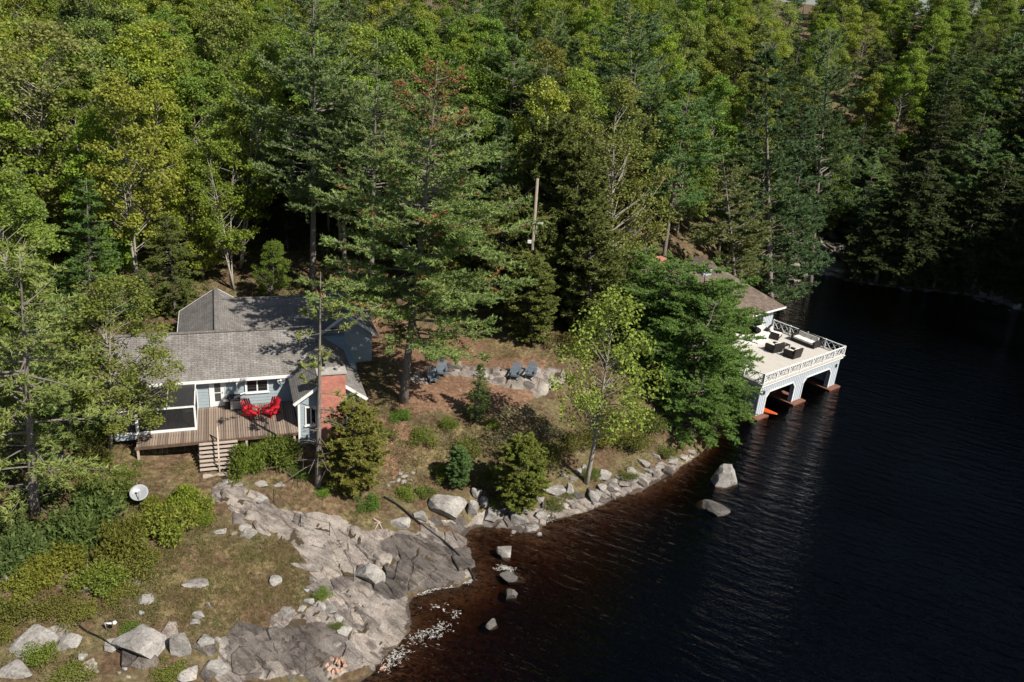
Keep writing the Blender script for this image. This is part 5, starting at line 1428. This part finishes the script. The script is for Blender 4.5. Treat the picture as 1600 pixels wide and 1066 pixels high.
for (x, y), z in zip(cand, cz):
    if z < .55: continue
    n = float(vnoise(np.array([x * .07]), np.array([y * .07]), 77)[0])
    px = proj((x, y, z + 10))[0]
    pc = .30 + .9 * (n - .5)                          # share of conifers
    if px < 420: pc -= .12
    elif px < 900: pc += .05 if y < 105 else -.15
    elif px < 1220: pc += .38 if y < 112 else -.1
    else: pc += .62 if y < 128 else .05
    if fr.random() < pc:
        kind = fr.choices(['pine', 'spruce', 'hemlock', 'cedar'], [3, 2, 3, 1] if px < 1220 else [1.2, 1.5, 5, .6])[0]
        h = fr.uniform(15, 22) * (.62 if kind == 'cedar' else .95 if kind == 'hemlock' else 1)
    else:
        kind = fr.choices(['maple', 'sparse', 'birch'], [8, 1.2, 1.2])[0]; h = fr.uniform(12.5, 18)
    if y < 62: h *= .72
    if x > 68 and y < 125: h = fr.uniform(21, 27); kind = fr.choice(['hemlock', 'pine', 'spruce'])
    if y > 105: h *= .92
    c0 = SP[kind][2] if kind in ('pine', 'spruce', 'hemlock', 'cedar') else fr.choice(GREENS)
    f_ = fr.uniform(.82, 1.2); hsh = fr.uniform(.92, 1.1)
    forest.append((kind, fr.randrange(len(K[kind])), (x, y, z), h, fr.uniform(0, 6.28), (c0[0] * f_ * hsh, c0[1] * f_, c0[2] * f_), fr.uniform(.9, 1.15)))
LOOK = {'pine': 'layered pine', 'spruce': 'pointed spruce', 'hemlock': 'dark drooping hemlock', 'cedar': 'narrow cedar', 'maple': 'leafy green maple', 'birch': 'pale-stemmed birch', 'sparse': 'thinly leaved budding tree'}
def band(p):
    if p[0] > 68 and p[1] < 135: return 'on the steep right-hand shore'
    x = proj((p[0], p[1], p[2] + 8))[0]
    where = 'at far left' if x < 180 else 'behind the cottage' if x < 520 else 'above the clearing' if x < 860 else 'behind the boathouse' if x < 1180 else 'round the dark cove'
    row = 'front row' if p[1] < 80 else 'second row' if p[1] < 98 else 'middle slope' if p[1] < 122 else 'upper slope' if p[1] < 155 else 'hilltop'
    return f'{row} {where}'
# leave out what other crowns hide and what lies outside the picture (but keep the wood that shades the cove)
skyl = np.full(190, 900.0)
kept = []
for t in sorted(forest, key=lambda t: t[2][1]):
    (x, y, z), h = t[2], t[3]
    tx, ty, d = proj((x, y, z + h)); w = 2.6 * F_PX / d
    a, b = int((tx - w + 150) / 10), int((tx + w + 150) / 10)
    if b < 0 or a > 189:
        if 68 < x < 100 and y < 125: kept.append(t)
        continue
    a, b = max(a, 0), min(b, 189)
    vis = (skyl[a:b + 1] - max(ty, -5)).max()
    if vis > 5 or y < 82: kept.append(t)
    mid = slice(max(a, int((tx - w * .6 + 150) / 10)), max(a, int((tx + w * .6 + 150) / 10)) + 1)
    skyl[mid] = np.minimum(skyl[mid], ty + h * .26 * F_PX / d)
forest = kept
groups = {}
for t in forest: groups.setdefault((t[0], band(t[2])), []).append(t)
for (kind, bd), lst in groups.items():
    lst.sort(key=lambda t: proj(t[2])[0])
    for i, (k, v, p, h, rz, c_, w) in enumerate(lst):
        place(k, v, p, h, rz, c_, f'{ordn(i)} {LOOK[k]} from the left, {bd}', f'{LOOK[k]}s, {bd}', w)

# ---- shrubs
def bush(seed, n, leaf, clr, lumps, tallness=.8, shape='quad', m='leaf'):
    r = np.random.default_rng(seed); P, D, Nn = [], [], []
    stem = MB()
    for i in range(lumps):
        a = r.uniform(0, 6.28); q = r.uniform(0, 1) ** .6
        c_ = np.array([q * .72 * math.cos(a), q * .72 * math.sin(a), tallness * (.25 + .6 * r.random() * (1 - .6 * q))])
        stem.tube([(c_[0] * .15, c_[1] * .15, -.1), (c_[0] * .6, c_[1] * .6, c_[2] * .6), c_], [.022, .015, .006], 4, False)
        k = int(n / lumps); R0 = clr * r.uniform(.7, 1.3)
        u_ = nrmz(r.normal(0, 1, (k, 3))) * (r.random((k, 1)) ** .4) * R0 * np.array([1, 1, .8])
        P.append(c_ + u_); D.append(nrmz(u_) * .7 + r.normal(0, .5, (k, 3)) + np.array([0, 0, .2])); Nn.append(np.array([0, 0, .7]) + nrmz(u_) * .5 + r.normal(0, .5, (k, 3)))
    P = np.concatenate(P); P[:, 2] = np.maximum(P[:, 2], .02)
    V, k, idx = blades(P, np.concatenate(D), np.concatenate(Nn), r.uniform(.6, 1.3, len(P)) * leaf, r.uniform(.6, 1.2, len(P)) * leaf * .6, shape)
    T = Tree(); T.foliage = np_mesh('foliage', V, k, idx, M[m]); T.stem = stem.mesh('stems', M['twig']); return T
BU = {'leafy': [bush(301 + i, 2600, .085, .36, 13) for i in range(3)], 'conifer': [bush(311 + i, 3600, .11, .33, 15, .8, 'tri', 'needle') for i in range(3)],
      'twiggy': [bush(321 + i, 900, .06, .42, 16, .7) for i in range(2)], 'juniper': [bush(331 + i, 3600, .12, .42, 15, .55, 'tri', 'needle') for i in range(2)]}
BCOL = {'leafy': (.115, .145, .024), 'conifer': (.115, .135, .022), 'twiggy': (.13, .115, .05), 'juniper': (.075, .105, .03)}
bn = 0
def shrub(kind, px, py, w, h, label, group=None, colr=None, loc=None):
    """px, py: foot; w, h: size in the survey picture"""
    global bn
    bn += 1
    p = G(px, py) if loc is None else np.array(loc); s = proj(p)[2] / F_PX
    t = empty({'leafy': 'leafy_shrub', 'conifer': 'cedar_shrub', 'twiggy': 'twiggy_shrub', 'juniper': 'juniper_shrub'}[kind], (p[0], p[1], gz(p[0], p[1]) - .03), 0, label, 'shrub', group)
    T = BU[kind][bn % len(BU[kind])]
    W, Hh = w * s / 1.85, max(.35, (h * s - .20 * w * s) / .9)
    t.scale = (W, W * .9, Hh / .98); t.rotation_euler = (0, 0, bn * 1.3)
    put('stems', T.stem, t); b = put('foliage', T.foliage, t); f_ = .85 + .3 * ((bn * 37) % 17) / 17
    b.color = (*[v * f_ * 1.4 for v in (colr or BCOL[kind])], 1)
    return t
shrub('conifer', 384, 735, 66, 68, 'round bright cedar bush beside the deck stairs', colr=(.115, .145, .022))
shrub('conifer', 440, 722, 78, 62, 'cedar bush along the deck edge below the red armchairs', colr=(.10, .125, .022))
shrub('twiggy', 462, 716, 56, 58, 'dry twiggy bush between deck edge and thin pine')
shrub('conifer', 297, 800, 78, 62, 'round yellow-green cedar bush right of the satellite dish', colr=(.14, .165, .02))
shrub('conifer', 262, 835, 90, 74, 'wide cedar bush below the satellite dish', colr=(.13, .14, .022))
shrub('conifer', 185, 868, 96, 84, 'olive cedar bush left below the satellite dish', colr=(.12, .12, .022))
shrub('juniper', 130, 835, 130, 100, 'big spreading juniper left of the satellite dish', colr=(.08, .11, .028))
shrub('juniper', 40, 875, 100, 84, 'dark spreading juniper near the left edge')
shrub('conifer', 60, 905, 90, 60, 'low yellow-green bush at left under the juniper', colr=(.14, .14, .022))
shrub('conifer', 155, 915, 84, 60, 'low olive bush above the reddish grey stone')
shrub('leafy', 225, 890, 80, 50, 'low leafy bush at the edge of the dry grass', colr=(.12, .12, .025))
shrub('leafy', 20, 960, 90, 60, 'leafy bush above the long grey outcrop', colr=(.12, .125, .025))
shrub('leafy', 90, 955, 80, 46, 'sparse olive bush right of the leafy bush at lower left', colr=(.13, .12, .03))
shrub('leafy', 60, 1030, 66, 44, 'bright green bush between the lower left outcrop rocks', colr=(.14, .17, .03))
shrub('leafy', 110, 1066, 80, 40, 'green bush at the bottom edge left', colr=(.13, .14, .03))
for i, (x, y, w, h, k, c_, lab) in enumerate([(15, 830, 80, 60, 'juniper', (.08, .10, .03), 'dark juniper at the left edge below the ragged pine'), (100, 880, 90, 56, 'conifer', (.15, .15, .022), 'yellowish bush in the middle of the left thicket'),
        (210, 850, 80, 60, 'conifer', (.13, .14, .022), 'olive bush directly below the satellite dish'), (320, 815, 44, 34, 'leafy', (.15, .18, .025), 'small bright bush at the top of the bedrock shelf'), (125, 965, 70, 36, 'leafy', (.14, .135, .03), 'low bush above the white standpipe'),
        (35, 925, 80, 44, 'conifer', (.14, .14, .025), 'yellow-green bush beside the rock at the left edge'), (180, 930, 70, 34, 'leafy', (.13, .13, .028), 'low brush left of the flat broken stone'), (165, 780, 90, 60, 'juniper', (.10, .125, .028), 'juniper between the lawn and the ragged pine'),
        (250, 800, 60, 44, 'conifer', (.14, .15, .022), 'bush tucked behind the round yellow-green bush'), (0, 1000, 50, 40, 'leafy', (.14, .13, .03), 'bush at the left edge above the corner rock'), (205, 985, 44, 22, 'leafy', (.11, .15, .028), 'green tuft behind the broad flat rock'), (265, 1050, 60, 30, 'leafy', (.13, .14, .03), 'weeds between rocks at the bottom edge'),
        (505, 935, 36, 20, 'leafy', (.12, .16, .03), 'green weeds in the rubble beside the shelf'), (525, 980, 30, 16, 'leafy', (.11, .14, .03), 'green weeds lower in the rubble beside the shelf'), (600, 690, 50, 36, 'leafy', (.12, .13, .03), 'olive shrub right of the large brownish cedar'), (660, 690, 60, 34, 'leafy', (.12, .14, .028), 'low green shrub in the middle of the slope'),
        (730, 710, 60, 40, 'leafy', (.12, .125, .03), 'olive shrub above the two slope cedars'), (850, 715, 70, 44, 'leafy', (.115, .115, .03), 'olive brush above the pale hump of rock'), (1010, 670, 70, 50, 'leafy', (.11, .12, .028), 'olive brush by the lower bushy pine'), (600, 640, 50, 30, 'twiggy', None, 'dry brush left of the tallest pine foot')]):
    shrub(k, x, y, w, h, lab, colr=c_)
for x, y, w, h, c_, lab in [(980, 745, 40, 22, (.11, .12, .028), 'olive clump on the stony bank nearest the boathouse pines'), (925, 745, 36, 22, (.10, .13, .028), 'green clump on the stony bank right of the young maple foot'), (1040, 712, 44, 24, (.11, .12, .028), 'low clump under the boathouse pines at the stony bank'),
                            (885, 775, 34, 18, (.10, .11, .028), 'olive tuft among the bank stones left of the young maple'), (770, 790, 34, 26, (.11, .12, .026), 'green tuft between the rock pile and the round cedar'), (665, 772, 40, 22, (.11, .13, .028), 'weeds on top of the big flat-faced boulder')]:
    shrub('leafy', x, y, w, h, lab, colr=c_)
shrub('leafy', 575, 790, 50, 32, 'leafy green shrub above the driftwood branch', colr=(.09, .15, .025))
shrub('leafy', 505, 772, 34, 20, 'small bright plant at the foot of the thin pine', colr=(.12, .18, .025))
shrub('leafy', 626, 655, 44, 26, 'green clump at the foot of the tallest pine', colr=(.08, .13, .02))
shrub('leafy', 640, 775, 50, 28, 'low shrub above the smooth rounded boulder')
shrub('leafy', 680, 560, 40, 24, 'green plant behind the pair of chairs near the pine', colr=(.09, .14, .025))
shrub('leafy', 700, 668, 40, 26, 'small green shrub below the soft-needled sapling')
shrub('leafy', 766, 668, 32, 24, 'leafy clump right of the soft-needled sapling')
shrub('twiggy', 790, 690, 80, 50, 'grey twiggy brush above the round cedar')
shrub('twiggy', 850, 680, 80, 46, 'dry brush on the slope left of the young maple')
shrub('twiggy', 700, 690, 60, 34, 'dry twigs on the slope above the small bluish cedar', )
shrub('leafy', 940, 690, 80, 50, 'olive shrub on the slope right of the young maple trunk', colr=(.12, .115, .025))
shrub('leafy', 985, 700, 76, 46, 'olive shrub towards the boathouse pine, nearest the water', colr=(.11, .11, .025))
shrub('leafy', 900, 700, 56, 40, 'olive shrub left of the young maple trunk', colr=(.11, .105, .025))
shrub('leafy', 950, 660, 70, 40, 'brownish shrub behind the young maple', colr=(.13, .11, .028))
shrub('leafy', 865, 795, 44, 26, 'low bush hiding the rubble left of the young maple', colr=(.10, .105, .025))
shrub('leafy', 880, 545, 70, 40, 'brown-green brush at the back of the clearing', colr=(.10, .085, .025))
shrub('leafy', 930, 560, 60, 46, 'shaded brush right at the back of the clearing', colr=(.07, .075, .02))
shrub('leafy', 145, 735, 90, 50, 'leafy bush in front of the left end of the porch', colr=(.12, .13, .025))
shrub('leafy', 200, 740, 60, 26, 'low weeds under the porch edge', colr=(.11, .13, .025))
shrub('leafy', 470, 745, 40, 30, 'green clump by the dark doorway under the cottage wing', colr=(.09, .13, .025))
shrub('twiggy', 555, 560, 40, 26, 'dry brush at the cottage corner under the tallest pine')
shrub('leafy', 760, 760, 44, 40, 'thin shrub between the two slope cedars', colr=(.11, .12, .03))
shrub('conifer', 690, 745, 40, 30, 'low prostrate cedar left of the small bluish cedar')
shrub('leafy', 130, 690, 70, 44, 'shaded shrub behind the pale flat rock', colr=(.10, .12, .022))
shrub('juniper', 60, 780, 80, 60, 'shaded juniper behind the ragged pine trunk', colr=(.065, .09, .025))

PATCH0 = GP([(200, 870), (340, 820), (470, 850), (505, 925), (430, 980), (330, 1000), (250, 975), (180, 975)])
# ---- grass and ground cover: too many to count
def scatter(polys, dens, jitter=.5):
    out = []
    for P in polys:
        P = np.array(P)[:, :2]; lo, hi = P.min(0) - 1, P.max(0) + 1
        n = int(np.prod(hi - lo) * dens); q = lo + rng.random((n, 2)) * (hi - lo)
        sdv = poly_sd(q[:, 0] + jitter * fbm(q[:, 0], q[:, 1], 2, 4), q[:, 1] + jitter * fbm(q[:, 0], q[:, 1], 2, 14), P)
        out.append(q[sdv > rng.normal(0, .45, len(q))])
    q = np.concatenate(out)
    keep = np.array([not in_rect(a, b, CO, cu, cv, -3.6, 10.6, -4.6, 13) for a, b in q])
    return q[keep]
def cover(name, q, per, Lh, W, spread, colr, label, m, lie=.6, thr=.45, sc=.8, seed=3, rockmax=.4, shape='tri'):
    nz = fbm(q[:, 0] * sc, q[:, 1] * sc, 3, seed) * .5 + .5
    rk = masks(q[:, 0], q[:, 1])
    q = q[(nz + rng.normal(0, .12, len(q)) > thr) & (rk < rockmax)]
    z = ground_z(q[:, 0], q[:, 1])
    q = q[z > .12]; z = z[z > .12]
    P = np.repeat(np.c_[q, z - .01], per, 0); n = len(P)
    P[:, :2] += rng.normal(0, spread, (n, 2))
    if shape == 'quad': P[:, 2] += np.abs(rng.normal(0, .08, n))
    D = np.c_[rng.normal(0, lie, (n, 2)), np.full(n, .8)]
    V, k, idx = blades(P, D, rng.normal(0, 1, (n, 3)) + np.array([0, 0, .8]), rng.uniform(.5, 1.3, n) * Lh, rng.uniform(.6, 1.3, n) * W, shape)
    o = put(name, np_mesh(name, V, k, idx, M[m])); o.color = (*colr, 1)
    tag(o, label, None, kind='stuff')
gq = scatter(GRASS_POLYS + [PATCH0], 60)
cover('dry_grass', gq, 5, .22, .022, .07, (.25, .195, .095), 'short straw-coloured grass on the lawn and slope', 'leaf', thr=.48)
cover('green_grass', gq, 5, .18, .022, .07, (.12, .14, .035), 'short green grass among the straw-coloured grass', 'leaf', thr=.60, seed=19)
SLOPE = [GP([(560, 650), (640, 640), (740, 670), (860, 640), (1000, 640), (1060, 700), (940, 760), (860, 745), (800, 780), (700, 750), (560, 800), (540, 760)])]
LEFTS = [GP([(0, 700), (170, 690), (200, 760), (330, 790), (330, 860), (250, 900), (260, 970), (110, 985), (100, 1066), (0, 1066)])]
sq = scatter(SLOPE, 34)
cover('blueberry_mat', sq, 6, .085, .06, .12, (.115, .11, .028), 'low olive and brown groundcover on the slope above the shore', 'leaf', 1.0, .42, .7, 31, shape='quad')
cover('dead_bracken', sq, 3, .22, .018, .12, (.22, .14, .075), 'dry brown stalks over the slope', 'leaf', 1.1, .46, .9, 44)
lq = scatter(LEFTS, 40)
cover('low_groundcover', lq, 6, .09, .06, .12, (.12, .125, .026), 'low green groundcover at the lower left', 'leaf', .9, .40, .7, 51, shape='quad')
PATCH = [GP([(330, 830), (460, 850), (500, 930), (430, 975), (340, 985), (240, 960), (230, 890)]), GP([(560, 490), (640, 500), (860, 560), (820, 640), (640, 650), (560, 640)]), GP([(100, 960), (340, 960), (330, 1066), (100, 1066)])]
cover('needle_litter', scatter(PATCH, 60), 4, .16, .015, .08, (.20, .12, .07), 'red-brown fallen needles and stalks on the ground', 'leaf', 1.6, .44, .8, 61)
cover('tussocks', scatter([PATCH0, GRASS_POLYS[0], GRASS_POLYS[1]], 3.2), 26, .30, .022, .07, (.23, .175, .085), 'rough tussocks of half-dry grass', 'leaf', .55, .40, .6, 97)
cover('dry_stalks', scatter([PATCH0], 16), 7, .34, .016, .10, (.21, .15, .085), 'brown dry stalks standing in the grass above the lower rocks', 'leaf', .7, .47, .6, 81)
cover('moss_patches', scatter([PATCH0], 40), 6, .07, .06, .10, (.10, .12, .03), 'low green moss and leaves in the dry grass', 'leaf', 1.0, .66, .5, 91, shape='quad')
FLOOR = [[(30, 106), (45, 108), (60, 103), (76, 98), (84, 130), (40, 140), (20, 115)], [(-34, 40), (-26, 50), (-27, 66), (-6, 68), (14, 66), (18, 84), (10, 84), (-40, 84), (-50, 50)]]
fq = scatter(FLOOR, 7)
cover('forest_undergrowth', fq, 9, .16, .12, .22, (.075, .10, .02), 'leafy undergrowth on the dark forest floor', 'leaf', .9, .46, .4, 71, shape='quad')
